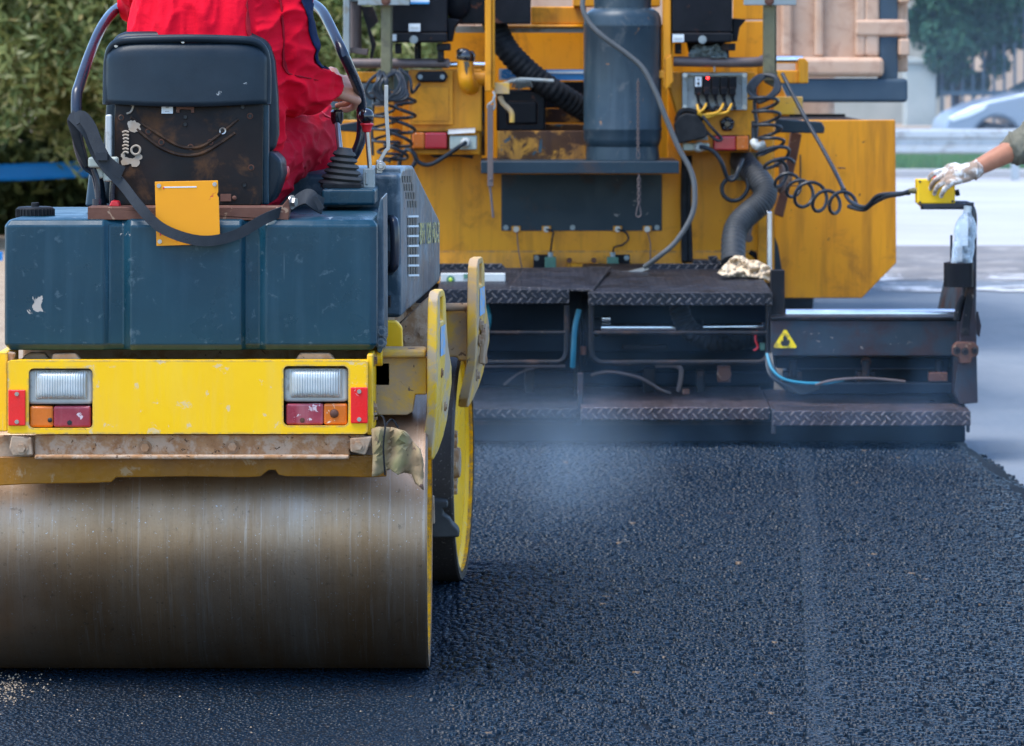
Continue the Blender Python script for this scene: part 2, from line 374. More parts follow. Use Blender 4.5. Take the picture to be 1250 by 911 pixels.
def drum_mat():
    t = NT('drum_steel')
    n1 = t.noise(6, 6, .7, sc=(1, .12, .12))                       # wear bands running round the drum
    n2 = t.noise(75, 5, .75, sc=(1, .03, .03))
    c = t.mix(t.rng(t.noise(3, 5, .6), .35, .65), (.36, .225, .130), (.24, .135, .068))
    c = t.mix(t.rng(n1, .46, .70, 0, .40), c, (.40, .35, .30))
    c = t.mix(t.rng(n2, .55, .70, 0, .35), c, (.50, .46, .42))
    n3 = t.noise(30, 5, .7, sc=(1, .04, .04), loc=(4, 1, 1)); c = t.mix(t.rng(n3, .50, .68, 0, .22), c, (.15, .085, .042))
    c = t.mix(t.rng(t.noise(60, 6, .7), .60, .68, 0, .55), c, (.11, .075, .05))
    c = t.mix(t.rng(t.noise(150, 3, .6), .68, .70), c, (.42, .40, .38))
    t.set(col=c, metal=.90, rough=t.math('ADD', t.rng(n1, .4, .75, .43, .38), t.rng(t.noise(200, 3), .3, .7, -.05, .06)))
    t.bump(t.noise(230, 4, .7), .09, .003); t.bump(t.rng(t.noise(33, 5, .8, dist=1.5), .66, .72, 1, 0), .3, .0015)
    return t.m
MT['drum'] = drum_mat()

def dark_drum_mat():
    t = NT('tar_filmed_drum_steel')
    n1 = t.noise(9, 6, .7, sc=(1, .12, .12))
    c = t.mix(t.rng(t.noise(7, 5, .6), .35, .65), (.040, .030, .025), (.065, .052, .046))
    c = t.mix(t.rng(t.noise(120, 4, .6), .62, .68, 0, .8), c, (.24, .20, .17))
    t.set(col=c, metal=.45, rough=t.rng(n1, .4, .7, .55, .40)); t.bump(t.noise(200, 4, .7), .25, .003)
    return t.m
MT['dark_drum'] = dark_drum_mat()

def fabric(name, base, dark, bump_s=1, fade=None):
    t = NT(name)
    n = t.noise(5, 5, .6)
    c = t.mix(t.rng(n, .3, .7, 0, .6), base, dark)
    if fade: c = t.mix(t.rng(t.noise(9, 5, .65), .55, .75, 0, .6), c, fade)
    t.set(col=c, rough=.85, spec=.15); t.bump(t.noise(420, 2), .12, .002)
    t.bump(t.noise(14, 4, .55, sc=(1, 1, 2.2), dist=.7), .22 * bump_s, .012)
    return t.m
MT['red_jacket'] = fabric('red_work_jacket', (.66, .0012, .018), (.54, .001, .014))
MT['red_trousers'] = fabric('faded_red_work_trousers', (.46, .0025, .019), (.34, .002, .014), fade=(.42, .025, .045))
MT['navy_cloth'] = fabric('navy_cloth', (.010, .018, .055), (.006, .012, .035))
MT['grey_sleeve'] = fabric('grey_green_sweater', (.16, .145, .105), (.10, .095, .07), 1.4)
MT['work_trousers'] = fabric('dark_work_trousers', (.03, .035, .045), (.02, .02, .03))
MT['rag_cream'] = fabric('cream_rag', (.62, .48, .33), (.50, .36, .22))
MT['rag_grey'] = fabric('grey_rag', (.15, .17, .16), (.10, .11, .10))
def rag_olive():
    t = NT('olive_brown_rag')
    c = t.mix(t.rng(t.noise(9, 4, .6), .35, .6), (.36, .25, .13), (.22, .14, .07))
    c = t.mix(t.rng(t.noise(7, 3, .5, loc=(4, 2, 7)), .50, .66, 0, .6), c, (.17, .19, .05))
    c = t.mix(t.rng(t.noise(26, 5, .7), .60, .66), c, (.09, .045, .03))
    t.set(col=c, rough=.75); t.bump(t.noise(60, 4), .3, .004); return t.m
MT['rag_olive'] = rag_olive()

def clear_plastic():
    t = NT('clear_crumpled_plastic'); t.set(col=(.75, .80, .84), rough=.12, spec=.8, alpha=1); t.bump(t.noise(38, 3, .6, dist=1.2), .6, .006)
    tr = t.n.new('ShaderNodeBsdfTransparent'); tr.inputs[0].default_value = (.90, .94, .96, 1)
    fr = t.n.new('ShaderNodeLayerWeight'); fr.inputs['Blend'].default_value = .35; mx = t.n.new('ShaderNodeMixShader')
    f2 = t.math('ADD', t.math('MULTIPLY', fr.outputs['Facing'], .6), t.rng(t.noise(30, 4, .7), .5, .7, .03, .35))
    t.l.new(f2, mx.inputs[0]); t.l.new(tr.outputs[0], mx.inputs[1]); t.l.new(t.b.outputs[0], mx.inputs[2]); t.l.new(mx.outputs[0], t.out.inputs['Surface']); return t.m
MT['plastic_clear'] = clear_plastic()
def lens():
    t = NT('ribbed_headlight_glass'); x = t.sep()
    w = t.math('SINE', t.math('MULTIPLY', x[0], 2*math.pi/.0062))
    c = t.mix(t.rng(t.noise(20, 4), .4, .7, 0, .6), (.66, .70, .68), (.50, .50, .44))
    t.set(col=c, rough=.18, trans=.25, coat=.8, coatr=.15); t.bump(w, .6, .003); return t.m
MT['lens'] = lens()
MT['reflector'] = plain('lamp_reflector', (.8, .82, .82), .2, .9)

# ground
def asphalt(name, base, rough, grain, dustc=None, dust=0, island=False, bump=.8):
    t = NT(name)
    v = t.vor(grain); n = t.noise(grain*.6, 6, .7); big = t.noise(.9, 5, .6)
    c = t.mix(t.rng(n, .3, .7, 0, .7), base, tuple(k*1.9 for k in base))
    c = t.mix(t.rng(big, .35, .65, 0, .4), c, tuple(k*.6 for k in base))
    if island:
        g = t.n.new('ShaderNodeNewGeometry')
        c = t.mix(t.rng(g.outputs['Random Per Island'], .0, 1, 0, .6), c, tuple(k*1.4 for k in base))
        c = t.mix(t.rng(g.outputs['Random Per Island'], .9985, .999, 0, 1), c, (.12, .08, .05))
    if island:      # scuffed drag line left along the joint of the screed
        x = t.sep(); dl = t.math('ABSOLUTE', t.math('SUBTRACT', x[0], t.math('MULTIPLY_ADD', x[1], .07, .70-8.85*.07)))
        dl = t.math('MULTIPLY', t.rng(dl, .0, .075, 1, 0, True), t.rng(t.noise(5, 5, .7), .3, .65, .35, 1)); c = t.mix(t.math('MULTIPLY', dl, .55), c, (.016, .027, .040))
    if dustc:
        d = t.math('MULTIPLY', t.rng(t.noise(1.6, 6, .7, loc=(2, 8, 0)), .56, .72), t.rng(t.noise(90, 4, .7), .40, .62))
        c = t.mix(t.math('MULTIPLY', d, dust), c, dustc)
    t.set(col=c, rough=t.rng(n, .3, .7, rough-.1, rough+.12), spec=.17)
    t.bump(v, bump, .01); t.bump(n, .5 if not island else .2, .006)
    return t.m
MT['asphalt'] = asphalt('fresh_asphalt', (.002, .004, .007), .75, 95, (.22, .16, .11), .35)
MT['stones'] = asphalt('fresh_asphalt_aggregate', (.0026, .0086, .0165), .30, 140, (.16, .12, .09), .12, True, .15)

def old_road():
    t = NT('old_road_surface'); x = t.sep()
    n = t.noise(30, 6, .7); big = t.noise(.35, 6, .62, sc=(1, .35, 1))
    c = t.mix(t.rng(n, .3, .7), (.06, .085, .115), (.125, .15, .175))  # haze over the road is put into these lighter, bluer base colours
    c = t.mix(t.rng(big, .42, .60, 0, .85), c, (.20, .21, .22))
    c = t.mix(t.rng(t.noise(2.2, 6, .7, sc=(.5, 1.6, 1), loc=(3, 3, 3)), .58, .70, 0, .5), c, (.03, .034, .04))
    t.set(col=c, rough=.75); t.bump(n, .4, .01); return t.m
MT['old_road'] = old_road()
def worn_concrete():
    t = NT('pale_worn_concrete'); n = t.noise(.7, 7, .65, sc=(.4, 1, 1))
    c = t.mix(t.rng(n, .35, .7), (.42, .40, .385), (.32, .30, .285)); t.set(col=c, rough=.85); t.bump(t.noise(12, 5), .3, .01); return t.m
MT['concrete'] = worn_concrete()
def lime():
    t = NT('spilled_lime'); n = t.noise(1.5, 8, .75, sc=(.8, .9, 1), dist=.8); x = t.sep()
    t.set(col=(.62, .60, .58), rough=.9, alpha=t.rng(n, .515, .57)); return t.m
MT['lime'] = lime()
def sand():
    t = NT('sandy_ground'); n = t.noise(1.3, 7, .68); g = t.noise(16, 6, .7)
    c = t.mix(t.rng(n, .35, .65), (.36, .26, .165), (.27, .185, .115)); c = t.mix(t.rng(g, .5, .68, 0, .6), c, (.44, .35, .25))
    t.set(col=c, rough=.9); t.bump(g, .6, .03); return t.m
MT['sand'] = sand()
def leaf(name, a, b, c2):
    t = NT(name); g = t.n.new('ShaderNodeNewGeometry'); r = g.outputs['Random Per Island']
    c = t.mix(t.rng(r, 0, .6), a, b); c = t.mix(t.rng(r, .82, .95), c, c2)
    t.set(col=c, rough=.6, spec=.12)
    tr = t.n.new('ShaderNodeBsdfTranslucent'); t.l.new(c, tr.inputs['Color'])
    mx = t.n.new('ShaderNodeMixShader'); mx.inputs[0].default_value = .28
    t.l.new(t.b.outputs[0], mx.inputs[1]); t.l.new(tr.outputs[0], mx.inputs[2]); t.l.new(mx.outputs[0], t.out.inputs['Surface'])
    return t.m
MT['olive_leaf'] = leaf('olive_leaves', (.10, .14, .042), (.32, .33, .11), (.70, .62, .30))
MT['dark_leaf'] = leaf('dark_leaves', (.018, .028, .010), (.045, .060, .02), (.14, .15, .05))
MT['green_leaf'] = leaf('green_leaves', (.020, .070, .042), (.035, .10, .055), (.06, .14, .07))
MT['grass_blade'] = leaf('grass_blades', (.07, .18, .04), (.11, .24, .055), (.22, .23, .08))
MT['bark'] = paint('bark', (.10, .065, .04), .9, var=((.05, .03, .02), 6, .9), bump=(30, .8), seed=50)
MT['car_paint'] = plain('silver_blue_car_paint', (.25, .29, .35), .35, .2, coat=.4)
MT['car_glass'] = plain('dark_car_glass', (.02, .03, .04), .08, spec=.8)
MT['car_lamp'] = plain('car_lamp_glass', (.80, .82, .84), .15, coat=.7)
MT['tyre'] = plain('tyre_rubber', (.012, .012, .013), .8)
MT['alloy'] = plain('alloy_rim', (.35, .36, .37), .35, .8)
MT['galv'] = paint('galvanised_rail', (.40, .42, .42), .5, .4, var=((.50, .50, .48), 3, .6), dirt=((.24, .2, .16), 5, .62, .08, .6), seed=51)
MT['fence'] = plain('blue_grey_fence_bars', (.055, .095, .115), .55)
MT['plaster'] = paint('weathered_plaster', (.40, .40, .35), .85, var=((.30, .31, .27), 2, .8), seed=52)
MT['beige_wall'] = paint('beige_render', (.46, .34, .24), .85, var=((.38, .28, .2), .8, .8), seed=53)
MT['blue_tape'] = paint('blue_barrier_tape', (.004, .17, .46), .5, var=((.006, .20, .52), 6, .5), seed=54)
# ================================================================== ROAD ROLLER
roller = thing('road_roller', 'yellow and dark blue tandem road roller with a bare black seat back, rolling fresh asphalt', 'road roller', (-.785, 10.0, 0))
rr = roller
# ---- drums: hollow shells with a recessed yellow end disc
def drum(cx, cy, ang, half, mat):
    ax = Vector((math.cos(ang), -math.sin(ang), 0)); c = Vector((cx, cy, .351))
    m = MB(); Rr, w = .35, half
    m.lathe([(Rr-.026, -w), (Rr-.004, -w), (Rr, -w+.006), (Rr, w-.006), (Rr-.004, w), (Rr-.026, w), (Rr-.028, w-.10), (Rr-.028, -w+.10), (Rr-.026, -w)], c, ax, n=160)
    d = m.build('drum', mat, rr, ang=30)
    for sgn in (1, -1):
        q = MB(); a = ax*sgn
        q.lathe([(.322, -.055+w), (.322, w-.004), (.317, w-.002), (.3205, w-.012), (.311, w-.018), (.306, w-.026), (.300, w-.024), (.20, w-.040), (.13, w-.044), (.115, w-.035), (.02, w-.035), (.0005, w-.035)], c, a, n=96)
        f = q.build('drum_disc', MT['roller_yellow'], d, ang=30)
        b = MB()
        for k in range(8):
            an = k*math.pi/4; u = Vector((0, math.cos(an), math.sin(an)))
            b.hexbolt(c + a*(w-.036) + u*.085, a, .012, .016)
        b.cyl(c+a*(w-.036), c+a*(w-.012), .05, .044, 24)
        b.build('hub', MT['tan_dust'], d, bevel=.003)
    return c, ax
drum(-.785, 10.0, 0, .575, MT['drum'])
FA = R(4.6)
fc, fax = drum(-.716, 11.7, FA, .575, MT['dark_drum'])

# ---- rear yoke: side plates, cross beams
def side_plate(px_top, Y0, toe, y, name_mat, hook, wid=.34, th=.025, flip=False):
    s_ax = Vector((math.sin(toe), math.cos(toe), 0)); n_ax = Vector((math.cos(toe), -math.sin(toe), 0))
    x0 = W(px_top, 0, Y0).x
    zt, zb = W(0, y[0], Y0).z, W(0, y[1], Y0).z
    H = zt-zb
    out = [(0.06, 1.0), (.035, .985), (.02, .95), (.012, .85), (0, .68), (.0, .45), (.03, .30), (.035, .18), (.06, .08), (.11, .02), (.17, 0), (.24, .03), (.29, .10), (.32, .22), (.335, .40), (.33, .52), (.25, .66), (.215, .80), (.20, .94), (.17, .985), (.14, 1.0)]
    hole = [(.075, .955), (.07, .82), (.145, .82), (.145, .955)]
    f = lambda a, b: Vector((x0, Y0, zb)) + s_ax*a*wid/.335 + Vector((0, 0, b*H)) - n_ax*(hook*max(0, .42-b)**1.5)
    m = MB(); m.prism([f(*p) for p in out], n_ax*th, [[f(*p) for p in hole]])
    if flip: m.xf(Matrix.Translation((2*flip.x, 0, 0)) @ Matrix.Diagonal((-1, 1, 1, 1)))
    p = m.build('side_plate', name_mat, rr, bevel=.005, seg=3)
    return p, f, s_ax, n_ax
pl, f, sa, na = side_plate(521, 9.74, R(5.5), (357, 570), MT['yoke_yellow'], .10)
d = MB(); d.prism([f(.07, .62)+na*.0262, f(.17, .62)+na*.0262, f(.17, .79)+na*.0262, f(.07, .79)+na*.0262], na*.0008); d.build('decal', MT['decal_blue'], pl)
d = MB()
for a, b in ((.10, .52), (.22, .30)): d.hexbolt(f(a, b)+na*.025, na, .008, .005)
d.build('plate_bolt', MT['tan_dust'], pl)
side_plate(521, 9.74, R(5.5), (357, 570), MT['dusty_yellow'], .10, flip=V(-.785, 0, 0))
pl, f, sa, na = side_plate(570, 11.33, FA+R(.5), (317, 505), MT['dusty_yellow'], .16, wid=.40, th=.028)
d = MB(); d.prism([f(.07, .62)+na*.0292, f(.19, .62)+na*.0292, f(.19, .80)+na*.0292, f(.07, .80)+na*.0292], na*.0008); d.build('decal', MT['decal_blue'], pl)
d = MB()
for a, b in ((.10, .56), (.22, .50), (.08, .46), (.24, .30), (.13, .22)): d.hexbolt(f(a, b)+na*.028, na, .012, .010)
d.build('plate_bolt', MT['tan_dust'], pl)
d = MB(); d.prism([f(.10, .50)+na*.0285, f(.11, .30)+na*.0285, f(.19, .28)+na*.0285, f(.20, .50)+na*.0285, f(.15, .56)+na*.0285], na*.014); d.build('bracket', MT['tan_dust'], pl, bevel=.004)
side_plate(570, 11.33, FA, (317, 505), MT['dusty_yellow'], .16, wid=.40, th=.028, flip=V(-.70, 0, 0))

m = MB()      # rear cross beam end seen beside the yellow panel
m.pp([(456, 436), (521, 436), (521, 482), (507, 482), (504, 503), (497, 507), (462, 507), (456, 500)], 9.80, .05)
m.build('yoke_beam', MT['dusty_yellow'], rr, bevel=.004)
m = MB(); m.pp([(456, 427), (520, 427), (520, 437), (456, 437)], 9.77, .12); m.build('yoke_flange', MT['dusty_yellow'], rr, bevel=.008, seg=3)
m = MB(); m.cyl(W(454, 436, 9.72), W(467, 436, 9.72), .022); m.pb(448, 433, 455, 531, 9.53, .25)
m.build('hinge_flange', MT['roller_yellow'], rr, bevel=.003)
m = MB()
for y in (440, 497, 508): m.hexbolt(W(456, y, 9.60), (1, 0, 0), .010, .009)
m.build('flange_bolt', MT['tan_dust'], rr)
m = MB(); m.bx(-1.40, -.30, 9.80, 9.88, .73, .80); m.bx(-1.24, -.34, 9.9, 10.7, .71, .838); m.build('frame', MT['tan_dust'], rr, bevel=.008)
# front yoke beam
m = MB(); m.pp([(524, 378), (571, 378), (571, 441), (561, 441), (557, 436), (524, 436)], 11.42, .06)
m.build('yoke_beam', MT['dusty_yellow'], rr, bevel=.006)
m = MB(); m.cyl(W(500, 375, 11.40), W(574, 375, 11.40), .012); m.pp([(440, 372), (526, 372), (526, 430), (440, 430)], 11.45, .05)
m.build('yoke_tube', MT['tan_dust'], rr, bevel=.004)
m = MB(); m.box(V(-.70, 11.2, .80), (.75, 1.0, .10), (0, 0, -FA)); m.build('frame', MT['tan_dust'], rr, bevel=.008)
# tan and yellow pieces under the hood
m = MB(); m.pp([(470, 392), (484, 392), (491, 400), (492, 430), (470, 430)], 10.15, .04); m.build('lug', MT['roller_yellow'], rr, bevel=.006)
m = MB(); m.pp([(484, 398), (524, 362), (530, 362), (530, 430), (484, 430)], 10.5, .05); m.build('articulation_plate', MT['tan_dust'], rr, bevel=.005)
m = MB()
for q in ((498, 414), (516, 405)): m.hexbolt(W(*q, 10.5), (0, -1, 0), .012, .01)
m.build('plate_bolt', MT['tan_dust'], rr)

# ---- yellow rear panel with lamp cut-outs
def rrect(x0, y0, x1, y1, r, n=5):
    out = []
    for cx, cy, a0 in ((x1-r, y0+r, -90), (x1-r, y1-r, 0), (x0+r, y1-r, 90), (x0+r, y0+r, 180)):
        for k in range(n+1):
            a = R(a0+90*k/n); out.append((cx+r*math.cos(a), cy+r*math.sin(a)))
    return out
YB = 9.50
m = MB(); m.pp(rrect(9, 440, 449, 530, 5), YB, .012, [rrect(35, 450, 113, 523, 6), rrect(346, 447, 425, 520, 6)])
panel = m.build('bumper_panel', MT['roller_yellow'], rr, bevel=.004, seg=3)
m = MB(); m.pb(9, 441, 449, 444, YB+.012, .07); m.pb(9, 526, 449, 529, YB+.012, .05); m.build('panel_return', MT['roller_yellow'], panel, bevel=.002)
m = MB(); m.pb(-3, 430, 9, 527, YB+.02, .22); m.build('hinge_flange', MT['roller_yellow'], rr, bevel=.003)
m = MB(); m.pp([(7, 430), (17, 432), (15, 441), (9, 441)], YB+.03, .05); m.build('panel_lug', MT['tan_dust'], panel, bevel=.003)
m = MB(); m.pb(24, 442, 435, 528, YB+.13, .02); m.build('lamp_back_plate', MT['black_paint'], rr)
def lamp_unit(x0, flip):
    m = MB(); m.pb(x0-1, 452 if not flip else 450, x0+79, 494 if not flip else 491, YB+.015, .09)
    h = m.build('headlight', MT['white_plastic'], rr, bevel=.01, seg=3)
    y0 = 454 if not flip else 452
    m = MB(); a, b = W(x0+7, y0, YB), W(x0+71, y0+34, YB)
    m.grid(lambda u, v: V(a.x+(b.x-a.x)*u, YB+.012-.016*(1-(2*u-1)**6)*(1-(2*v-1)**6), a.z+(b.z-a.z)*v), 40, 20)
    m.build('lens', MT['lens'], h)
    c1, c2 = (x0+1, x0+30), (x0+30, x0+76)
    if flip: c1, c2 = (x0+49, x0+78), (x0+3, x0+49)
    y1 = 496 if not flip else 493; y2 = 522 if not flip else 519
    t = MB(); t.pb(x0+1, y1, x0+78, y2, YB+.045, .05); tl = t.build('tail_light', MT['black_paint'], rr, bevel=.003)
    t = MB(); t.pb(c1[0], y1, c1[1], y2, YB+.008, .04); t.build('amber_lens', MT['amber_lens'], tl, bevel=.006, seg=3)
    t = MB(); t.pb(c2[0], y1, c2[1], y2, YB+.008, .04); t.build('red_lens', MT['old_red_lens'], tl, bevel=.006, seg=3)
    t = MB(); cx = x0+26 if not flip else x0+62
    t.ball(W(cx, y1+(17 if not flip else 12), YB+.008), .011 if flip else .006, (1, .5, 1)); t.hexbolt(W(c2[0]+20, y2-6, YB+.009), (0, -1, 0), .004, .004)
    t.build('lens_screw', MT['rust_brown'] if flip else MT['black_paint'], tl)
lamp_unit(35, False); lamp_unit(346, True)
for x0, y0 in ((10, 476), (428, 473)):
    m = MB(); m.pb(x0, y0, x0+21, y0+44, YB-.006, .006); r_ = m.build('reflector', MT['red_reflector'], rr, bevel=.0025)
    s = MB()
    for yy in (5, 39): s.hexbolt(W(x0+10.5, y0+yy, YB-.006), (0, -1, 0), .0035, .003)
    s.build('screw', MT['bare_steel'], r_)
m = MB()      # rusty angle bar under the panel, with bolts
m.pp([(42, 531), (444, 531), (452, 538), (452, 546), (427, 549), (427, 557), (415, 560), (42, 561)], YB+.02, .016); m.pb(42, 556, 426, 561, YB-.012, .03)
bar = m.build('scraper_bar', MT['rusty_angle'], rr, bevel=.004, seg=3)
m = MB(); m.pp([(14, 532), (38, 534), (40, 556), (16, 557), (11, 548)], YB, .02); m.pp([(427, 535), (455, 533), (446, 556), (428, 552)], YB, .02); m.build('bar_bracket', MT['tan_dust'], bar, bevel=.004)
m = MB()
for q in ((26, 547), (177, 546), (284, 545), (437, 544)): m.hexbolt(W(q[0], q[1], YB if q[0] in (26, 437) else YB+.02), (0, -1, 0), .011, .010)
m.build('bar_bolt', MT['tan_dust'], bar)
m = MB(); m.pb(-62, 532, 44, 566, YB+.06, .02); m.build('scraper_carrier', MT['tan_dust'], rr, bevel=.004)
m = MB()      # ochre wiper skirt with a torn lower edge
lo = [(455, 583), (440, 583), (415, 582), (350, 582), (340, 580), (336, 574), (328, 574), (318, 582), (300, 583), (230, 582), (160, 583), (142, 583), (136, 589), (110, 590), (40, 591), (0, 593), (-62, 592)]
m.pp([(-62, 558), (472, 556), (472, 582)]+lo, YB+.045, .012)
m.build('wiper_skirt', MT['ochre'], rr, bevel=.003)

# ---- blue water tank
YT = 9.56
prof = [(5, .012), (8, 0), (126, 0), (133, .012), (150, .016), (160, -.006), (294, -.006), (300, .012), (316, .016), (325, 0), (452, 0), (460, .012)]
def tank_ring(z, inset=0):
    out = []
    for px, dy in prof:
        x = W(px, 0, YT).x; x += inset*(1 if px < 100 else (-1 if px > 400 else 0)); out.append(V(x, YT+dy+inset, z))
    xr, xl = out[-1].x, out[0].x
    return out + [V(xr, 10.28, z), V(xl, 10.28, z)]
zt, zb = W(0, 270, YT).z, W(0, 428, YT).z
m = MB()
rings = [tank_ring(zb, .012), tank_ring(zb+.014), tank_ring(zt-.012), tank_ring(zt+.002, .010), tank_ring(zt+.007, .03)]
n = len(rings[0]); vs = [p for g in rings for p in g]; fs = []
for i in range(len(rings)-1):
    for k in range(n): fs.append((i*n+k, i*n+(k+1) % n, (i+1)*n+(k+1) % n, (i+1)*n+k))
fs += [tuple(range(n-1, -1, -1)), tuple((len(rings)-1)*n+k for k in range(n))]
m.add(vs, fs); tank = m.build('water_tank', MT['tank_blue'], rr, bevel=.004, seg=3)
m = MB(); c = W(43, 268, 9.72)
m.lathe([(.0005, .032), (.040, .032), (.046, .028), (.046, .004), (.044, 0), (.04, 0)], c, (0, 0, 1), 40)
for k in range(30):
    a = 2*math.pi*k/30; m.box(c+V(math.cos(a)*.047, math.sin(a)*.047, .016), (.004, .004, .022), (0, 0, a))
m.cyl(c+V(0, 0, .03), c+V(0, 0, .042), .010); m.build('filler_cap', MT['rubber'], tank, bevel=.002)
m = MB(); m.cyl(c-V(0, 0, .02), c+V(0, 0, .002), .052); m.build('filler_neck', MT['tank_blue'], tank, bevel=.003)
# right-hand edge strip and hood rear pillar
m = MB(); m.pp([(460, 264), (464, 243), (468, 240), (469, 420), (465, 432), (460, 430)], 9.66, .30)
m.build('side_bracket', MT['hood_blue'], rr, bevel=.006)
m = MB()
for q in ((465, 418), (466, 405)): m.hexbolt(W(q[0], q[1], 9.66), (0, -1, 0), .010, .009)
m.build('bracket_bolt', MT['hood_blue'], rr)

# ---- engine hood on the turned front frame
kx = .0632
def HS(px, y):                           # point on the hood's side sheet
    k = (px-625)/F; Y = -.947/(k-kx); return W(px, y, Y)
hp = [HS(490, 388), HS(488.5, 214), HS(491, 206), HS(496, 202.5), HS(505, 202), HS(537, 268), HS(537, 345)]
m = MB(); m.prism(hp, V(-.83, .055, 0)); hood = m.build('engine_hood', MT['hood_blue'], rr, bevel=.012, seg=3)
nv = V(1, -kx, 0).normalized()
g = MB()
for i, y0 in enumerate((215, 225, 235, 245.5)):
    for k in range(4):
        a = 490.5+i*2.2+k*3.1
        q = [HS(a, y0), HS(a+2.1, y0), HS(a+2.1, y0+8), HS(a+.4, y0+8)]
        g.prism([p+nv*.0015 for p in q], -nv*.001)
for i in range(6):
    y0 = 266+i*12
    for k in range(4):
        a = 497+k*3.1+i*.12
        g.prism([HS(a, y0)+nv*.0015, HS(a+2.2, y0)+nv*.0015, HS(a+2.2, y0+9.5)+nv*.0015, HS(a, y0+9.5)+nv*.0015], -nv*.001)
g.build('vent', MT['black_paint'], hood, bevel=0)
for i in range(7):
    y0 = 263.2+i*12; b = MB(); b.prism([HS(496.5+i*.12, y0)+nv*.001, HS(509+i*.12, y0-.3)+nv*.001, HS(509+i*.12, y0+2.2)+nv*.001, HS(496.5+i*.12, y0+2.4)+nv*.001], nv*.004); b.build('louvre', MT['label_white'], hood)
p0, p1 = HS(510.5, 287), HS(535.5, 285)
text('lettering', 'BW 120 AD-2', .088, frame((p0+p1)/2+nv*.003, p1-p0, V(0, 0, 1)), MT['text_yellow'], hood, sx=1.28)
# rear face of hood: recessed panel, handle
m = MB(); m.pp([(470, 264), (476, 262), (486, 272), (487, 322), (479, 336), (471, 333)], 10.335, .02); hd = m.build('handle_recess', MT['tube_black'], hood, bevel=.004)
m = MB(); m.tube([W(474, 268, 10.33), W(480, 270, 10.28), W(482, 285, 10.27), W(482, 315, 10.27), W(480, 326, 10.28), W(474, 330, 10.33)], .013, 10); m.build('handle', MT['tube_black'], hood)
m = MB(); m.pp([(461, 205), (489, 205), (490, 386), (468, 384), (461, 300)], 10.345, .02); m.build('hood_rear_plate', MT['hood_blue'], hood, bevel=.006)

# ---- platform, control boxes, levers
m = MB(); m.pb(392, 231, 458, 251, 10.02, .3); cb = m.build('control_box', MT['tank_blue'], rr, bevel=.008, seg=3)
m = MB(); m.bx(-1.22, -.32, 10.30, 10.9, .90, .93); m.build('footplate', MT['dark_steel'], rr)
m = MB(); c = W(416, 231, 10.15); prof_ = [(.0005, .108), (.018, .108), (.021, .10)]
for i in range(6):
    z = .096-i*.0155; r0 = .022+i*.0058
    prof_ += [(r0+.006, z), (r0+.009, z-.006), (r0+.001, z-.012)]
prof_ += [(.054, .004), (.054, 0)]
m.lathe(prof_, c, (.10, 0, 1), 36); bt = m.build('gaiter', MT['grey_rubber'], rr, ang=60)
m = MB(); m.pb(393, 224, 441, 231, 10.09, .13); m.build('gaiter_base', MT['rubber'], bt, bevel=.004)
m = MB(); m.cyl(W(416, 190, 10.16), W(411, 146, 10.22), .0075); lv = m.build('lever', MT['bare_steel'], rr)
m = MB(); m.lathe([(.0005, .026), (.012, .026), (.017, .02), (.017, 0), (.012, -.012), (.0005, -.012)], W(411.5, 146, 10.22), (0, 0, 1), 20); m.build('lever_knob', MT['black_gloss'], lv)
m = MB(); m.cyl(W(452, 212, 10.2), W(447.5, 156, 10.2), .006); lv = m.build('lever', MT['bare_steel'], rr)
m = MB(); m.ball(W(447, 142, 10.2), .0205, n=20); m.build('lever_knob', MT['black_gloss'], lv)
m = MB(); m.lathe([(.008, -.012), (.011, -.01), (.013, .002), (.018, .008), (.017, .012), (.006, .012)], W(448, 156, 10.2), (0, 0, 1), 20); m.build('collar', MT['red_plastic'], lv)
m = MB(); m.pb(443, 206, 457, 232, 10.16, .06); m.pb(446, 210, 449, 226, 10.155, .02); m.build('lever_bracket', MT['zinc'], lv, bevel=.003)
m = MB(); m.strap([W(471.5, 104, 10.25), W(471.5, 135, 10.25), W(474, 178, 10.25), W(471, 184, 10.25), W(461, 202, 10.25), W(461, 212, 10.25)], (.010, 0, 0), .022, 3)
lv = m.build('lever', MT['bare_steel'], rr, bevel=.003)
m = MB(); m.pb(459, 196, 466, 212, 10.22, .08); m.hexbolt(W(465, 203, 10.22), (0, -1, 0), .009, .008); m.build('lever_bracket', MT['bare_steel'], lv, bevel=.003)
m = MB(); m.lathe([(.17, -.012), (.182, 0), (.17, .012), (.158, 0), (.17, -.012)], (-.80, 10.47, 1.50), (0, -.35, 1), 40); m.cyl((-.80, 10.49, 1.47), (-.80, 10.56, .95), .03)
for k in range(3):
    a = R(90+120*k); m.cyl((-.80, 10.475, 1.48), (-.80+.165*math.cos(a), 10.47+.16*math.sin(a), 1.50+.055*math.sin(a)), .009)
m.build('steering_wheel', MT['rubber'], rr)

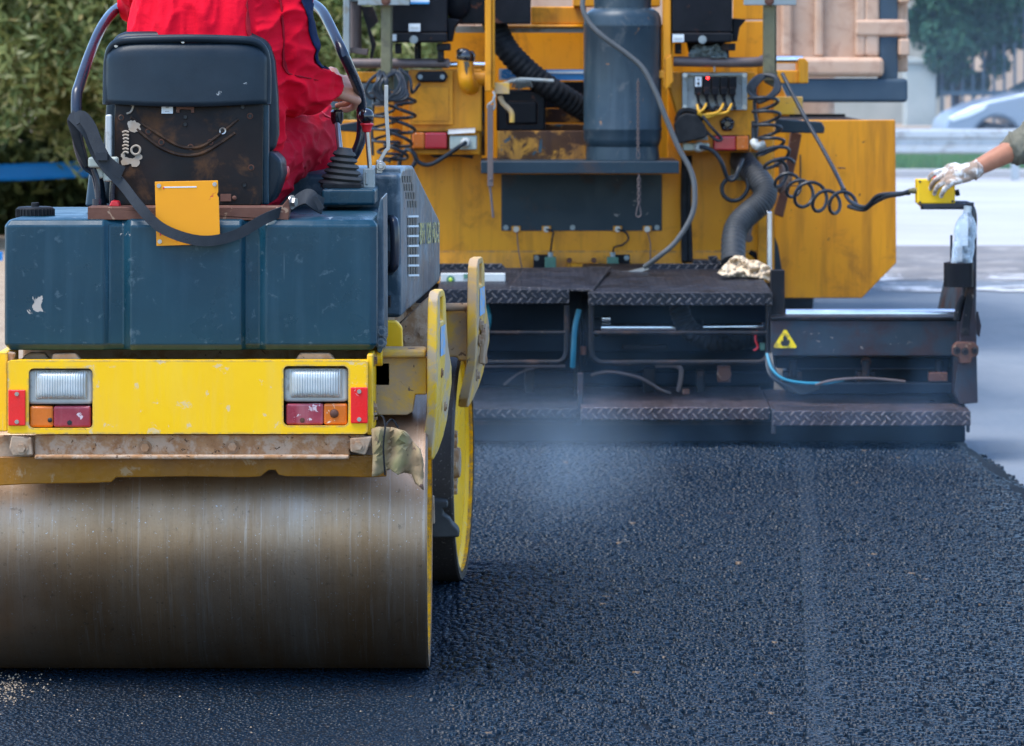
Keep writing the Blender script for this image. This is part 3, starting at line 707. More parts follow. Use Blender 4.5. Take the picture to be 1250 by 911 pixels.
# ---- seat
YS = 9.70
rail = MB(); rail.pb(107, 253, 352, 268.5, 9.575, .012); rail.pb(107, 252.5, 352, 255, 9.587, .10); rail.pp([(343, 253), (352, 242), (354, 255), (352, 268.5)], 9.575, .06)
rail.build('seat_rail', MT['rust_brown'], rr, bevel=.003)
def seat_surf(x0, y0, x1, y1, Y, bow, th, rc):
    # slightly bowed sheet: rounded outline in the picture plane, thickness th, leaning forward-up
    o = rrect(x0, y0, x1, y1, rc, 6); cx = (x0+x1)/2; hw = (x1-x0)/2
    m = MB(); f = lambda p, d: (lambda w: V(w.x, Y+d+bow*((p[0]-cx)/hw)**2 + .05*(250-p[1])/200*1.0, w.z))(W(p[0], p[1], Y))
    # refined: build as grid clipped by outline via prism of slices
    n = len(o); a = [f(p, 0) for p in o]; b = [f(p, th) for p in o]
    c0 = [f((cx+(p[0]-cx)*.5, (y0+y1)/2+(p[1]-(y0+y1)/2)*.5), 0) for p in o]; c1 = [f((cx+(p[0]-cx)*.5, (y0+y1)/2+(p[1]-(y0+y1)/2)*.5), th) for p in o]
    vs = a+b+c0+c1+[f((cx, (y0+y1)/2), 0), f((cx, (y0+y1)/2), th)]; fs = []
    for k in range(n):
        l = (k+1) % n
        fs += [(k, l, n+l, n+k), (l, k, 2*n+k, 2*n+l), (n+k, n+l, 3*n+l, 3*n+k), (2*n+l, 2*n+k, 4*n), (3*n+k, 3*n+l, 4*n+1)]
    m.add(vs, fs); return m
pan = seat_surf(138, 112, 320, 251, YS, .012, .02, 4).build('seat_pan', MT['seat_back'], rr, bevel=.004, seg=3)
# pressed V rib across the pan, holes, worn label patch, latch
def SP(px, y, d=-.004): 
    w = W(px, y, YS); return V(w.x, YS+d+.012*((px-229)/91)**2+.05*(250-y)/200, w.z)
m = MB(); m.tube([SP(158, 143, .002), SP(190, 163, .0), SP(214, 177, -.001), SP(232, 181, -.001), SP(252, 176, -.001), SP(290, 146, .002)], .0042, 8)
m.build('pressed_rib', MT['seat_back'], pan)
m = MB(); m.tube([SP(166, 158, .002), SP(180, 170, -.001), SP(200, 183, -.001), SP(224, 190, -.001), SP(250, 186, -.001), SP(286, 163, .002)], .0045, 8)
m.build('pressed_rib', MT['seat_back'], pan)
m = MB()
for q in ((180, 161), (196, 174), (232, 180), (256, 174), (271, 160), (304, 142), (306, 205), (295, 131), (225, 143), (225, 152), (146, 144), (298, 226)):
    m.item(); m.lathe([(.0005, .0008), (.0048, .0008), (.0048, .004)], SP(*q, -.0005), (0, -1, 0), 14)
m.build('hole', MT['black_paint'], pan)
m = MB()
for q in ((180, 161), (196, 174), (232, 180), (256, 174), (271, 160), (304, 142), (306, 205), (146, 144)):
    m.item(); m.lathe([(.005, .001), (.0074, .0015), (.0078, .0)], SP(*q, -.0005), (0, -1, 0), 16)
m.build('hole_rim', MT['rust_brown'], pan)
m = MB(); m.lathe([(.005, .001), (.0085, .002), (.009, .0)], SP(271, 160, -.002), (0, -1, 0), 16); m.build('hole_rim', MT['bare_steel'], pan)
m = MB(); m.prism([SP(196, 128), SP(210, 128), SP(210, 139), SP(196, 139)], V(0, .002, 0)); lb = m.build('paper_label', MT['label_white'], pan)
text('label_print', 'III\n---', .010, frame(SP(203, 133.5, -.0055), (1, 0, 0), (0, 0, 1)), MT['grey_rubber'], pan, .0003)
m = MB(); m.prism([SP(214, 128, -.001), SP(236, 128, -.001), SP(236, 138, -.001), SP(232, 138, -.001), SP(232, 134, -.001), SP(218, 134, -.001), SP(218, 138, -.001), SP(214, 138, -.001)], V(0, .003, 0)); m.build('bracket', MT['rust_brown'], pan, bevel=.001)
m = MB(); m.prism([SP(269, 237), SP(282, 237), SP(282, 246), SP(269, 246)], V(0, .004, 0)); m.ball(SP(286, 242), .006, (1, .5, 1)); m.build('latch', MT['rust_brown'], pan, bevel=.002)
# scraps of torn sticker, in the pale flakes they have
m = MB()
def flake(cx, cy, r, sq=1.0, seed=0):
    rd = random.Random(seed); q = []
    for k in range(16):
        a = 2*math.pi*k/16; rr_ = r*(.72+.5*rd.random()); q.append(SP(cx+rr_*math.cos(a)*sq, cy+rr_*math.sin(a), -.0015))
    m.prism(q, V(0, .0025, 0))
flake(163, 155, 7.5, 1.0, 1); flake(158, 152, 5, .8, 2); flake(153, 197, 6, 1.0, 4); flake(163, 198, 5.5, 1.2, 5); flake(168, 192, 4.5, 1, 6); flake(149, 190, 4, .8, 7)
for k in range(7): m.tube([SP(148+.6*k % 2, 162+k*4.2), SP(152, 160.5+k*4.2), SP(156, 162+k*4.2)], .0030, 6, 3)
m.tube([SP(160, 181), SP(165, 178), SP(170, 181), SP(169, 187), SP(164, 189), SP(160, 186)], .0030, 6, 5, closed=True)
m.tube([SP(158, 128), SP(161, 130), SP(158, 137), SP(153, 139)], .0025, 6, 4)
m.build('torn_sticker', paint('torn_cream_sticker', (.34, .29, .23), .8, var=((.30, .2, .12), 40, .8), seed=60), pan)
# padded cover hung over the top, rolled rim, cushion behind
m = MB(); N = 40
def cover(u, v):
    t = 2*u-1; hw = 97*(1-.13*max(0, 1-v/.28)**2.2); px = 225.5+hw*t
    y = 51+76*v+3.5*math.sin(u*math.pi)*v+5*abs(t)**6*(1-v); w = W(px, y, YS)
    return V(w.x, YS-.020+.020*t*t+.018*abs(t)**10+.02*max(0, 1-v/.14)**2+.05*(250-y)/200, w.z)
m.grid(cover, 48, 12); cv = m.build('seat_cover', MT['seat_black'], rr, solid=.012, bevel=0)
m = MB(); P = [SP(127, 128, .018), SP(127, 90, .018), SP(128.5, 70, .014), SP(133, 58, .006), SP(143, 51, -.004), SP(165, 48.5, -.012), SP(228, 47, -.018), SP(288, 48.5, -.012), SP(308, 51, -.004), SP(318, 58, .006), SP(322.5, 70, .014), SP(324, 90, .018), SP(324, 128, .018)]
m.tube(P, .0105, 12); m.build('rolled_rim', MT['seat_black'], cv)
m = MB(); m.hexbolt(SP(222, 51, -.02), (0, -1, 0), .003, .003); m.hexbolt(SP(139, 56, -.006), (0, -1, 0), .003, .003); m.build('rim_screw', MT['bare_steel'], cv)
ds = MB(); o = [(126, 250), (124, 190), (128, 120), (131, 60), (136, 44), (150, 38.5), (229, 37), (305, 40), (326, 50), (334, 74), (338, 120), (339, 165), (334, 185), (318, 190), (318, 250)]
ds.prism([W(a, b, 9.84)+V(0, .05*(250-b)/200, 0) for a, b in o], V(0, .07, 0)); ds.build('seat_cushion', MT['seat_black'], rr, bevel=.022, seg=4)
m = MB(); o = [(318, 188), (332, 185), (343, 196), (345, 214), (338, 236), (330, 249), (320, 250)]; m.pp(o, 9.78, .42); m.build('seat_bolster', MT['seat_black'], rr, bevel=.018, seg=4)
m = MB(); m.pp([(120, 205), (335, 205), (335, 250), (120, 250)], 9.86, .40); m.build('seat_base', MT['seat_black'], rr, bevel=.03, seg=4)
m = MB(); m.ball(W(346, 210, 10.0), .016, (1, 1.5, 1.6)); m.build('buckle', MT['red_plastic'], rr)
m = MB(); m.pb(320, 122, 328, 250, 9.76, .03); m.build('seat_frame', MT['tank_blue'], rr, bevel=.004)
m = MB(); m.pb(128.5, 140, 136, 193, 9.72, .03); m.build('latch_post', MT['white_plastic'], rr, bevel=.005)
m = MB(); m.pb(107, 192, 143, 205, 9.66, .05); m.cyl(W(118, 203, 9.69), W(124, 218, 9.69), .011); m.cyl(W(132, 203, 9.69), W(132, 222, 9.69), .013); m.build('armrest_bracket', MT['socket'], rr, bevel=.006)
m = MB(); m.pp([(104, 252), (109, 207), (124, 205), (127, 252)], 9.95, .05); m.build('side_sheet', MT['hood_blue'], rr, bevel=.006)
m = MB(); m.tube([W(114, 206, 9.68), W(119, 222, 9.68), W(120, 246, 9.68)], .007); m.tube([W(138, 218, 9.7), W(137, 235, 9.7), W(137, 250, 9.7)], .007); m.cyl(W(119, 243, 9.68), W(119, 254, 9.68), .012); m.build('guard_rod', MT['tube_black'], rr)
m = MB(); m.pp([(133, 252), (136, 245), (144, 246), (146, 253)], 9.62, .05); m.build('marker', MT['red_plastic'], rr, bevel=.003)
# orange plate
m = MB(); m.pp([(189, 222), (266, 220.5), (266.5, 234), (265, 238), (267, 241), (269, 298), (191, 300.5)], 9.535, .004); op = m.build('number_plate', MT['orange_plate'], rr, bevel=.001)
m = MB()
for q in ((194, 227), (262, 225), (195, 295)): m.hexbolt(W(*q, 9.535), (0, -1, 0), .0035, .003)
m.build('screw', MT['bare_steel'], op)
m = MB(); m.prism([W(200, 228, 9.5342), W(240, 227.5, 9.5342), W(240, 229, 9.5342), W(200, 229.5, 9.5342)], V(0, .001, 0)); m.build('scratch', MT['label_white'], op)
m = MB()
for x, y, h in ((195, 281, 7), (199, 228.5, 2.5), (214.5, 289, 5)): m.pb(x, y, x+1.6, y+h, 9.5340, .001)
m.build('red_drip', MT['red_plastic'], op)
# seat belt
m = MB(); m.strap([W(86, 140, 9.66), W(98, 152, 9.64), W(108, 165, 9.63), W(116, 185, 9.63), W(130, 205, 9.62), W(150, 226, 9.585), W(170, 252, 9.53), W(195, 277, 9.515), W(228, 291, 9.51), W(258, 294, 9.515), W(290, 286, 9.53), (W(318, 270, 9.545)), W(335, 262, 9.56), W(350, 256, 9.60)], (.006, .002, .025), .0035)
belt = m.build('seat_belt', MT['belt'], rr)
m = MB(); m.strap([W(92, 146, 9.63), W(100, 143, 9.62), W(110, 155, 9.61), W(118, 175, 9.60), W(128, 195, 9.59), W(140, 206, 9.585), W(150, 211, 9.585)], (.01, 0, .030), .003); m.pb(117, 186, 131, 196, 9.575, .02)
m.build('belt_tail', MT['belt'], belt)
m = MB(); m.pp([(81, 148), (85, 138), (91, 138), (94, 150), (101, 178), (108, 205), (103, 206), (91, 180)], 9.66, .05); m.build('belt_reel', MT['rubber'], belt, bevel=.006)
m = MB(); m.strap([W(350, 262, 9.7), W(358, 249, 9.68), W(374, 240, 9.66), W(384, 246, 9.66), W(394, 252, 9.68)], (.01, .02, .036), .004); m.pp([(381, 240), (387, 240), (396, 254), (389, 257)], 9.64, .006); m.build('belt_end', MT['belt'], belt)
m = MB(); m.hexbolt(W(356, 247, 9.60), (1, -.4, 0), .012, .012); m.build('belt_bolt', MT['bare_steel'], belt)
# grab rails
def rail(P): MB().tube(P, .0138, 14).build('grab_rail', MT['tube_black'], rr)
rail([W(178, 2, 10.55), W(166, 4, 10.5), W(152, 6, 10.40), W(138, 15, 10.25), W(124, 34, 10.1), W(110, 66, 9.95), W(97, 104, 9.83), W(93.5, 118, 9.8), W(93.5, 150, 9.78), W(96, 178, 9.78), W(104, 200, 9.78), W(118, 214, 9.8), W(124, 250, 9.85)])
rail([W(352, 2, 10.55), W(368, 2, 10.5), W(380, 4, 10.4), W(393, 14, 10.3), W(404, 34, 10.2), W(420, 68, 10.1), W(435, 102, 10.22), W(440, 120, 10.28), W(442, 150, 10.3), W(440, 172, 10.3), W(432, 190, 10.3), W(424, 200, 10.3), W(420, 232, 10.3)])
# scraper hanging between the drums
m = MB(); m.pp([(526, 610), (546, 612), (547, 620), (541, 622), (541, 628), (549, 634), (552, 640), (560, 648), (561, 656), (528, 657)], 11.25, .10); m.build('drum_scraper', MT['grey_rubber'], rr, bevel=.006)
m = MB(); m.pp([(522, 604), (530, 606), (531, 640), (522, 640)], 11.22, .03); m.build('scraper_arm', MT['tan_dust'], rr, bevel=.004)
# hidden machine body between the frames
m = MB(); m.bx(-1.10, -.45, 10.3, 11.0, .45, .80); m.build('chassis', MT['dark_steel'], rr, bevel=.02)
m = MB(); m.pp([(24, 441), (30, 434), (36, 431), (54, 431), (62, 441)], 9.62, .03); m.pp([(62, 441), (64, 432), (92, 431), (100, 441)], 9.58, .03); m.pp([(360, 440), (366, 431), (402, 431), (410, 440)], 9.58, .03); m.build('tank_mount', MT['tan_dust'], rr, bevel=.005)

# rag tied to the roller
m = MB()
ol = [(454, 524), (462, 521), (478, 522), (494, 526), (503, 538), (512, 548), (516, 562), (517, 580), (516, 598), (508, 590), (503, 578), (500, 562), (498, 566), (493, 576), (486, 580), (476, 572), (462, 580), (455, 582), (456, 555)]
def cz(px, y): return W(px, y, 9.50+.010*math.sin(px*.22+y*.03)+.016*mnoise.noise(V(px*.07, y*.035, 1))+.006*mnoise.noise(V(px*.2, y*.1, 5)))
bm = bmesh.new(); vs = [bm.verts.new((a, b, 0)) for a, b in ol]; bm.faces.new(vs)
bmesh.ops.triangulate(bm, faces=bm.faces[:]); bmesh.ops.subdivide_edges(bm, edges=bm.edges[:], cuts=5, use_grid_fill=True)
bm.verts.index_update(); m.add([cz(q.co.x, q.co.y) for q in bm.verts], [tuple(q.index for q in f_.verts) for f_ in bm.faces]); bm.free()
ragr = m.build('rag', MT['rag_olive'], None, solid=.006)
tag(ragr, 'torn olive and brown rag wired to the corner of the roller above its drum', 'rag')
m = MB(); m.tube([W(470, 580, 9.48), W(468, 545, 9.47), W(470, 520, 9.47), W(466, 508, 9.50), W(458, 508, 9.55)], .0025, 6); m.tube([W(470, 520, 9.47), W(478, 512, 9.5), W(486, 522, 9.5)], .0022, 6); m.build('wire', MT['rubber'], ragr)
# ================================================================== PAVER
paver = thing('asphalt_paver', 'large yellow asphalt paver with dark tread plate screed, seen from behind, steam below it', 'paver', (.25, 17.2, 0))
pv = paver
def part(name, mat, m, parent=pv, **k): return m.build(name, MT[mat], parent, **k)
YR = 17.2
# main rear plate with a folded bottom lip, bay cut out between the modules
m = MB(); m.pp([(470, 86), (588, 86), (588, 196), (815, 196), (815, 90), (945, 90), (945, 345), (470, 345)], YR, .04)
rear = part('rear_plate', 'paver_yellow', m, bevel=.006)
m = MB(); a, b = W(470, 306, YR), W(942, 345, YR)
m.prism([V(a.x, YR, a.z), V(a.x, YR-.03, b.z), V(a.x, YR, b.z)], V(b.x-a.x, 0, 0)); part('folded_lip', 'paver_yellow', m, rear)
m = MB(); m.pb(612, 213, 808, 282, YR-.006, .006); bp = part('blue_cover', 'paver_blue', m, rear, bevel=.002)
m = MB()
for x in (612.5+3, 697, 800): m.hexbolt(W(x+2, 278, YR-.006), (0, -1, 0), .008, .004)
part('cover_bolt', 'zinc', m, bp)
m = MB()
for x in (630, 667, 754, 790): m.pb(x-5.5, 276, x+5.5, 283, YR-.012, .006)
tabs = part('clip', 'paver_yellow', m, bp, bevel=.002)
m = MB()
for x in (630, 667, 754, 790): m.hexbolt(W(x, 280, YR-.012), (0, -1, 0), .009, .010)
part('clip_bolt', 'bare_steel', m, bp)
# sensors low on the plate
for x, s in ((672, 1), (748, -1)):
    m = MB(); m.pb(min(x, x-s*21), 311, max(x, x-s*21), 333, YR-.10, .02); br = part('sensor_plate', 'black_box', m, bevel=.003)
    m = MB(); m.pb(x-7, 314, x+7, 334, YR-.13, .05); part('sensor', 'green_sensor', m, br, bevel=.004)
    m = MB(); m.cyl(W(x, 316, YR-.11), W(x, 308, YR-.11), .012); part('sensor_plug', 'zinc', m, br); m = MB(); m.hexbolt(W(x-s*17, 315, YR-.10), (0, -1, 0), .008, .006); part('bolt', 'zinc', m, br)
    m = MB()
    P = [W(667, 280, YR-.02), W(675, 283, YR-.03), W(674, 292, YR-.03), W(672, 308, YR-.11)] if s == 1 else [W(754, 280, YR-.02), W(764, 284, YR-.03), W(767, 292, YR-.03), W(760, 299, YR-.04), W(750, 302, YR-.06), W(748, 310, YR-.11)]
    m.tube(P, .0045, 8); part('cable', 'cable', m, br)
m = MB(); m.item(); m.tube([W(631, 282, YR-.01), W(633, 305, YR-.04), W(638, 332, YR-.05)], .003, 6); m.item(); m.tube([W(790, 282, YR-.01), W(794, 300, YR-.04), W(793, 330, YR-.05)], .003, 6); part('cable', 'brown_tube', m)
m = MB(); m.pb(697, 322, 723, 336, YR-.10, .06); m.pb(692, 315, 698, 333, YR-.09, .05); m.pb(722, 315, 728, 333, YR-.09, .05)
ct = part('catch', 'paver_yellow', m, bevel=.006)
m = MB(); m.cyl(W(695, 318, YR-.10), W(695, 318, YR-.05), .012); m.cyl(W(725, 318, YR-.10), W(725, 318, YR-.05), .012); part('pin', 'rust_brown', m, ct)

# upper bay
m = MB(); m.pb(588, 30, 818, 200, 17.75, .03); part('bay_back', 'paver_yellow', m)
m = MB(); m.pb(540, 38, 600, 110, 17.5, .03); part('bay_side', 'paver_yellow', m)
m = MB(); m.pb(648, 8, 716, 30, 17.4, .2); m.pb(590, 30, 716, 34, 17.38, .25); part('top_beam', 'paver_yellow', m, bevel=.008)
m = MB(); m.pb(556, 32, 720, 40, 17.42, .02); part('beam_edge', 'zinc', m)
m = MB(); m.pb(607, 160, 716, 197, 16.95, .05); part('stained_plate', 'paver_stained', m, bevel=.004)
m = MB(); m.pb(606, 110, 666, 161, 17.1, .35); m.pb(618, 124, 656, 152, 17.085, .03); bx_ = part('battery_box', 'black_box', m, bevel=.012, seg=3)
m = MB(); m.pb(664, 133, 718, 150, 17.45, .04); m.pb(660, 152, 720, 162, 17.3, .1); part('channel', 'paver_stained', m, bevel=.004)
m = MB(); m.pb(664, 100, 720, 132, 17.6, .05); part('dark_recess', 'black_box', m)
m = MB(); m.tube([W(598, 10, 17.2), W(606, 36, 17.15), W(620, 62, 17.1), (W(645, 88, 17.1)), W(672, 108, 17.1), W(700, 126, 17.15), W(720, 138, 17.2)], lambda t: .052+.002*math.sin(t*188), 16, 30); part('corrugated_hose', 'rubber', m, ang=80)
# sticker: blue band with a letter left of it, faded
m = MB(); m.pb(609, 85, 716, 98, 17.35, .004); st = part('sticker', 'sticker_blue', m)
m = MB(); m.pb(609, 84, 632, 98, 17.345, .004); part('sticker_field', 'label_white', m, st)
text('lettering', 'S', .050, frame(W(618, 91, 17.343), (1, 0, 0), (0, 0, 1)), MT['sticker_blue'], st, sx=1.6, bold=.004)
m = MB(); m.pb(668, 87, 712, 90, 17.344, .004); part('sticker_line', 'label_white', m, st)
m = MB(); m.pb(624, 90, 630, 94, 17.342, .003); part('sticker_dash', 'sticker_blue', m, st)
m = MB(); m.tube([W(613, 103, 17.0), W(630, 98, 16.98), W(640, 97, 16.97), W(676, 99, 16.95)], .008, 8)
for k in range(6): m.tube([W(626+k*3.6, 109-abs(k-2)*1.5, 17.0), W(629+k*3.4, 99, 16.96), W(632+k*3.4, 106, 17.0)], .006, 6, 3)
part('tied_cord', 'zinc', m)
# shelf for the gas bottle
m = MB(); m.pb(587, 197.5, 829, 212, 16.62, .02); m.pb(587, 197, 829, 200, 16.64, .55); m.pb(587, 198, 589, 212, 16.64, .5); m.pb(827, 198, 829, 212, 16.64, .5)
part('shelf', 'paver_blue', m, bevel=.006)

# left and right tail modules
YM = 16.93
m = MB(); m.pb(499, 85, 588, 161, YM, .28); m.pb(499, 158, 586, 189, YM+.02, .2); md = part('tail_module', 'paver_yellow', m, bevel=.006)
m = MB(); m.pb(502, 86, 553, 152.5, YM-.018, .018); m.pb(504, 106, 548, 148, YM-.021, .004); part('cover_plate', 'paver_yellow', m, md, bevel=.004)
m = MB(); m.pp([(507, 93.5), (511, 87), (543, 87), (547, 93.5), (543, 100.5), (511, 100.5)], YM-.05, .035); hd = part('grip', 'black_box', m, md, bevel=.008, seg=3)
m = MB(); m.hexbolt(W(513, 94, YM-.05), (0, -1, 0), .007, .004); m.hexbolt(W(540, 94, YM-.05), (0, -1, 0), .007, .004); part('grip_screw', 'zinc', m, md)
m = MB(); m.tube([W(568, 72, 16.86), W(568.5, 88, 16.86), W(570, 101, 16.86), W(575, 106, 16.93), W(578, 107, 17.05)], .036, 18); m.cyl(W(578, 96, 16.95), W(592, 96, 16.95), .034); fn = part('filler_pipe', 'paver_yellow', m, ang=60)
m = MB(); m.lathe([(.038, 0), (.041, .01), (.041, .03), (.03, .045), (.0005, .047)], W(568, 74, 16.86), (.15, 0, 1), 14); m.ball(W(565, 63, 16.85), .03, (1, .8, .5)); part('filler_cap', 'black_gloss', m, fn)
m = MB(); m.prism([W(566, 75, 16.822), W(572, 75, 16.822), W(573.5, 82, 16.822), W(571, 81, 16.822), W(570, 93, 16.822), W(567.5, 86, 16.822)], V(0, .01, 0)); part('oil_run', 'black_gloss', m, fn)
def lamp(x0, x1, y0, y1, flip, par):
    xm = x0+(x1-x0)*(.36 if not flip else .64)
    t = MB(); t.pb(x0-1, y0-1, x1+1, y1+1, YM-.005, .02); base = part('tail_light', 'black_box', t, par)
    t = MB(); t.pb(x0, y0, xm, y1, YM-.05, .045); part('amber_lens' if not flip else 'red_lens', 'amber_lens' if not flip else 'red_lens', t, base, bevel=.008, seg=3)
    t = MB(); t.pb(xm, y0, x1, y1, YM-.05, .045); part('red_lens' if not flip else 'amber_lens', 'red_lens' if not flip else 'amber_lens', t, base, bevel=.008, seg=3)
def sockbox(x0, x1, y0, y1):
    t = MB(); t.pb(x0, y0+6, x1, y1, YM-.09, .09); b = part('socket', 'socket', t, bevel=.006)
    t = MB(); t.prism([W(x0-2, y0+4, YM-.10), W(x1-2, y0+2, YM-.10), W(x1-2, y0-1, YM-.04), W(x0-2, y0+1, YM-.04)], V(0, .02, .01)); part('socket_lid', 'white_plastic', t, b)
    t = MB(); c = W((x0+x1)/2+3, (y0+y1)/2+3, YM-.09); t.lathe([(.0005, .035), (.014, .035), (.02, .02), (.024, 0)], c, (0, -1, 0), 20); part('plug', 'white_plastic', t, b); return c
lamp(503, 546, 162, 182, False, md)
c = sockbox(549, 582, 160, 183)
m = MB(); m.tube([c+V(0, -.04, 0), c+V(-.02, -.06, -.01), W(545, 190, 16.8), W(525, 201, 16.8), W(511, 198, 16.8), W(504, 186, 16.8), W(497, 183, 16.85), W(490, 190, 16.85), W(488, 205, 16.85), (W(498, 209, 16.85)), W(507, 198, 16.86), W(506, 188, 16.9)], .0095, 10); part('cable', 'cable', m)
m = MB(); m.pp([(520, 186), (578, 189), (577, 194), (560, 191), (530, 193)], YM+.05, .08); part('torn_mud_flap', 'rubber', m)
m = MB(); m.item(); m.pb(584, 86, 592, 190, YM+.28, .02); m.item(); m.pb(470, 86, 500, 130, 17.12, .03); part('side_web', 'paver_stained', m)
m = MB(); m.pb(492, 128, 499, 190, 17.05, .08); m.pb(505, 168, 510, 205, 17.1, .05); part('module_bracket', 'paver_yellow', m, bevel=.004)

m = MB(); m.pp([(818, 88), (922, 88), (922, 160), (916, 186), (832, 186), (832, 160), (818, 110)], YM, .27); mr = part('tail_module', 'paver_yellow', m, bevel=.006)
m = MB(); m.pp(rrect(833, 89, 912, 134.5, 1, 2), YM-.05, .06, [rrect(839, 92.5, 906, 130, 1, 2)]); pn = part('fuse_panel', 'zinc', m, bevel=.002)
m = MB(); m.pb(836, 91, 908, 133, YM-.02, .02); part('panel_back', 'white_plastic', m, pn)
m = MB()
for q in ((836, 92), (909, 92), (836, 131), (909, 131)): m.hexbolt(W(*q, YM-.05), (0, -1, 0), .007, .004)
part('panel_screw', 'bare_steel', m, pn)
for i in range(5):
    x = 848+i*10.5
    m = MB(); m.pb(x, 94, x+9.2, 108, YM-.075, .06); m.pb(x+.3, 107, x+8.2, 116, YM-.10, .08); m.pp([(x+1.5, 116), (x+7, 116), (x+5.6, 122), (x+3.4, 122)], YM-.09, .04)
    pg = part('plug', 'black_box', m, pn, bevel=.003)
    m = MB(); m.tube([W(x+4.5, 121, YM-.07), W(x+6, 127, YM-.09), W(x+12-i*1.2, 133+(i % 2)*2, YM-.10), W(x+18-i*3, 131, YM-.08)], .007, 8); part('cable', 'rubber', m, pn)
m = MB(); m.pb(848.5, 94, 856.5, 106, YM-.082, .01); part('switch_label', 'label_white', m, pn)
m = MB(); m.ball(W(852.5, 97, YM-.084), .004); m.ball(W(852.5, 102, YM-.084), .006); part('switch', 'black_paint', m, pn)
m = MB(); m.ball(W(864, 95.5, YM-.078), .006); part('indicator_lamp', 'led', m, pn)
m = MB()
for x0, d in ((862, 1), (883, -1), (893, -.8)): m.tube([W(x0, 127, YM-.09), W(x0-3, 133, YM-.11), W(x0-9, 138, YM-.11), W(853, 141, YM-.10)], .0055, 8)
m.tube([W(851, 128, YM-.09), W(853, 136, YM-.11), W(858, 143, YM-.1), W(868, 142, YM-.1), W(874, 138, YM-.08)], .006, 8); part('yellow_wire', 'yellow_wire', m, pn)
m = MB(); m.lathe([(.0005, .03), (.012, .03), (.014, .02), (.03, .014), (.03, .004), (.01, 0)], W(887.5, 151.5, YM), (0, -1, 0), 30)
for k in range(5):
    a = 2*math.pi*k/5+.3; m.ball(W(887.5, 151.5, YM-.01)+V(.022*math.cos(a), 0, .022*math.sin(a)), .012)
part('star_knob', 'black_gloss', m, mr)
lamp(871, 914, 166, 184, True, mr)
c = sockbox(834, 866, 169, 184)
m = MB(); m.tube([c+V(0, -.04, 0), W(860, 180, 16.8), W(872, 186, 16.8), W(881, 199, 16.8), W(888, 217, 16.82), W(896, 219, 16.82), W(902, 205, 16.84), W(906, 195, 16.9)], .0095, 10)
m.tube([W(902, 215, 16.88), W(891, 217, 16.88), W(882, 226, 16.88), W(883, 238, 16.88), (W(893, 245, 16.88)), W(905, 242, 16.88), W(913, 230, 16.88), W(911, 218, 16.9)], .0095, 10)
m.tube([W(858, 142, 16.82), W(868, 155, 16.8), W(880, 168, 16.82), W(880, 171, 16.82), W(874, 171, 16.82), W(860, 158, 16.84), W(852, 146, 16.86)], .0065, 8); part('cable', 'cable', m)
m = MB(); m.pp([(892, 186), (926, 186), (926, 222), (892, 220)], 17.14, .03); part('hose_flange', 'khaki', m, bevel=.003)

# corrugated grey hose from the plate down to the screed
m = MB(); m.tube([W(905, 196, 17.12), W(913, 205, 17.0), W(926, 219, 16.9), W(934, 234, 16.85), W(930, 247, 16.82), W(916, 259, 16.8), W(902, 273, 16.75), W(896, 290, 16.7), W(895, 322, 16.6)], lambda t: (.052+.0016*math.sin(t*283)), 18, 40)
part('corrugated_hose', 'hose_grey', m, ang=80)
m = MB(); m.pb(936, 258, 942.5, 332, 16.75, .02); part('support_tube', 'chrome', m, bevel=.006)
m = MB(); m.tube([W(836, 190, 17.1), W(835, 250, 17.1), W(836, 320, 17.0)], .016, 10); m.tube([W(842, 190, 17.12), W(841, 250, 17.1), W(843, 320, 17.0)], .011, 10); part('cable', 'rubber', m)
m = MB(); m.tube([W(915, 244, 17.1), W(917, 270, 17.1), W(914, 290, 17.1)], .008); m.hexbolt(W(914, 291, 17.08), (0, -1, 0), .012, .01); part('rod', 'brown_tube', m)
m = MB(); m.tube([W(926, 318, 17.18), W(922, 312, 17.17), W(916, 308, 17.18)], .012); part('clamp', 'black_box', m)

# poles, arms, bars
m = MB(); m.pb(592, -120, 600, 112, 16.78, .028); m.pb(600, -120, 604, 108, 16.80, .035); part('upright_pole', 'paver_yellow', m, bevel=.006)
m = MB(); m.pb(809, -120, 819, 108, 16.80, .05); m.pb(819, -120, 822, 70, 16.82, .04); m.pb(779, 86, 812, 96, 16.80, .04); m.pp([(812, 72), (820, 66), (822, 100), (812, 112)], 16.79, .02); part('upright_pole', 'paver_yellow', m, bevel=.006)
m = MB(); m.pb(603, 101, 622, 115, 16.82, .06); m.tube([W(610, 117, 16.85), W(614, 126, 16.85), W(624, 137, 16.85), W(625, 150, 16.85)], .012); part('latch_block', 'dusty_yellow', m, bevel=.006)
m = MB(); m.tube([W(602, 112, 16.78), W(604, 118, 16.77), W(601, 124, 16.77), W(596, 128, 16.77), W(596, 133, 16.77), W(602, 134, 16.77), W(604, 128, 16.77), W(602, 118, 16.77)], .0045, 6); hk = part('hook', 'zinc', m)
m = MB(); m.pp([(595, 128), (602, 128), (602, 228), (595, 228)], 16.55, .02); m.tube([W(598, 226, 16.56), W(600, 245, 16.56), W(602, 266, 16.56)], .006); m.hexbolt(W(599, 219, 16.55), (0, -1, 0), .005, .004); part('hanging_bar', 'brown_tube', m, hk, bevel=.003)
m = MB(); m.cyl(W(428, 77.5, 16.9), W(548, 77.5, 16.9), .021); m.pb(545, 73, 549, 82, 16.87, .06); part('cross_bar', 'brown_tube', m)
m = MB(); m.cyl(W(548, 79, 16.98), W(600, 79, 16.98), .012); m.cyl(W(935, 73, 16.9), W(980, 73, 16.9), .016); part('sliding_rod', 'chrome', m)
m = MB(); m.tube([W(822, 75, 16.85), W(870, 76, 16.85), W(922, 76, 16.85), W(932, 73, 16.88)], .022, 14); part('cross_bar', 'brown_tube', m)
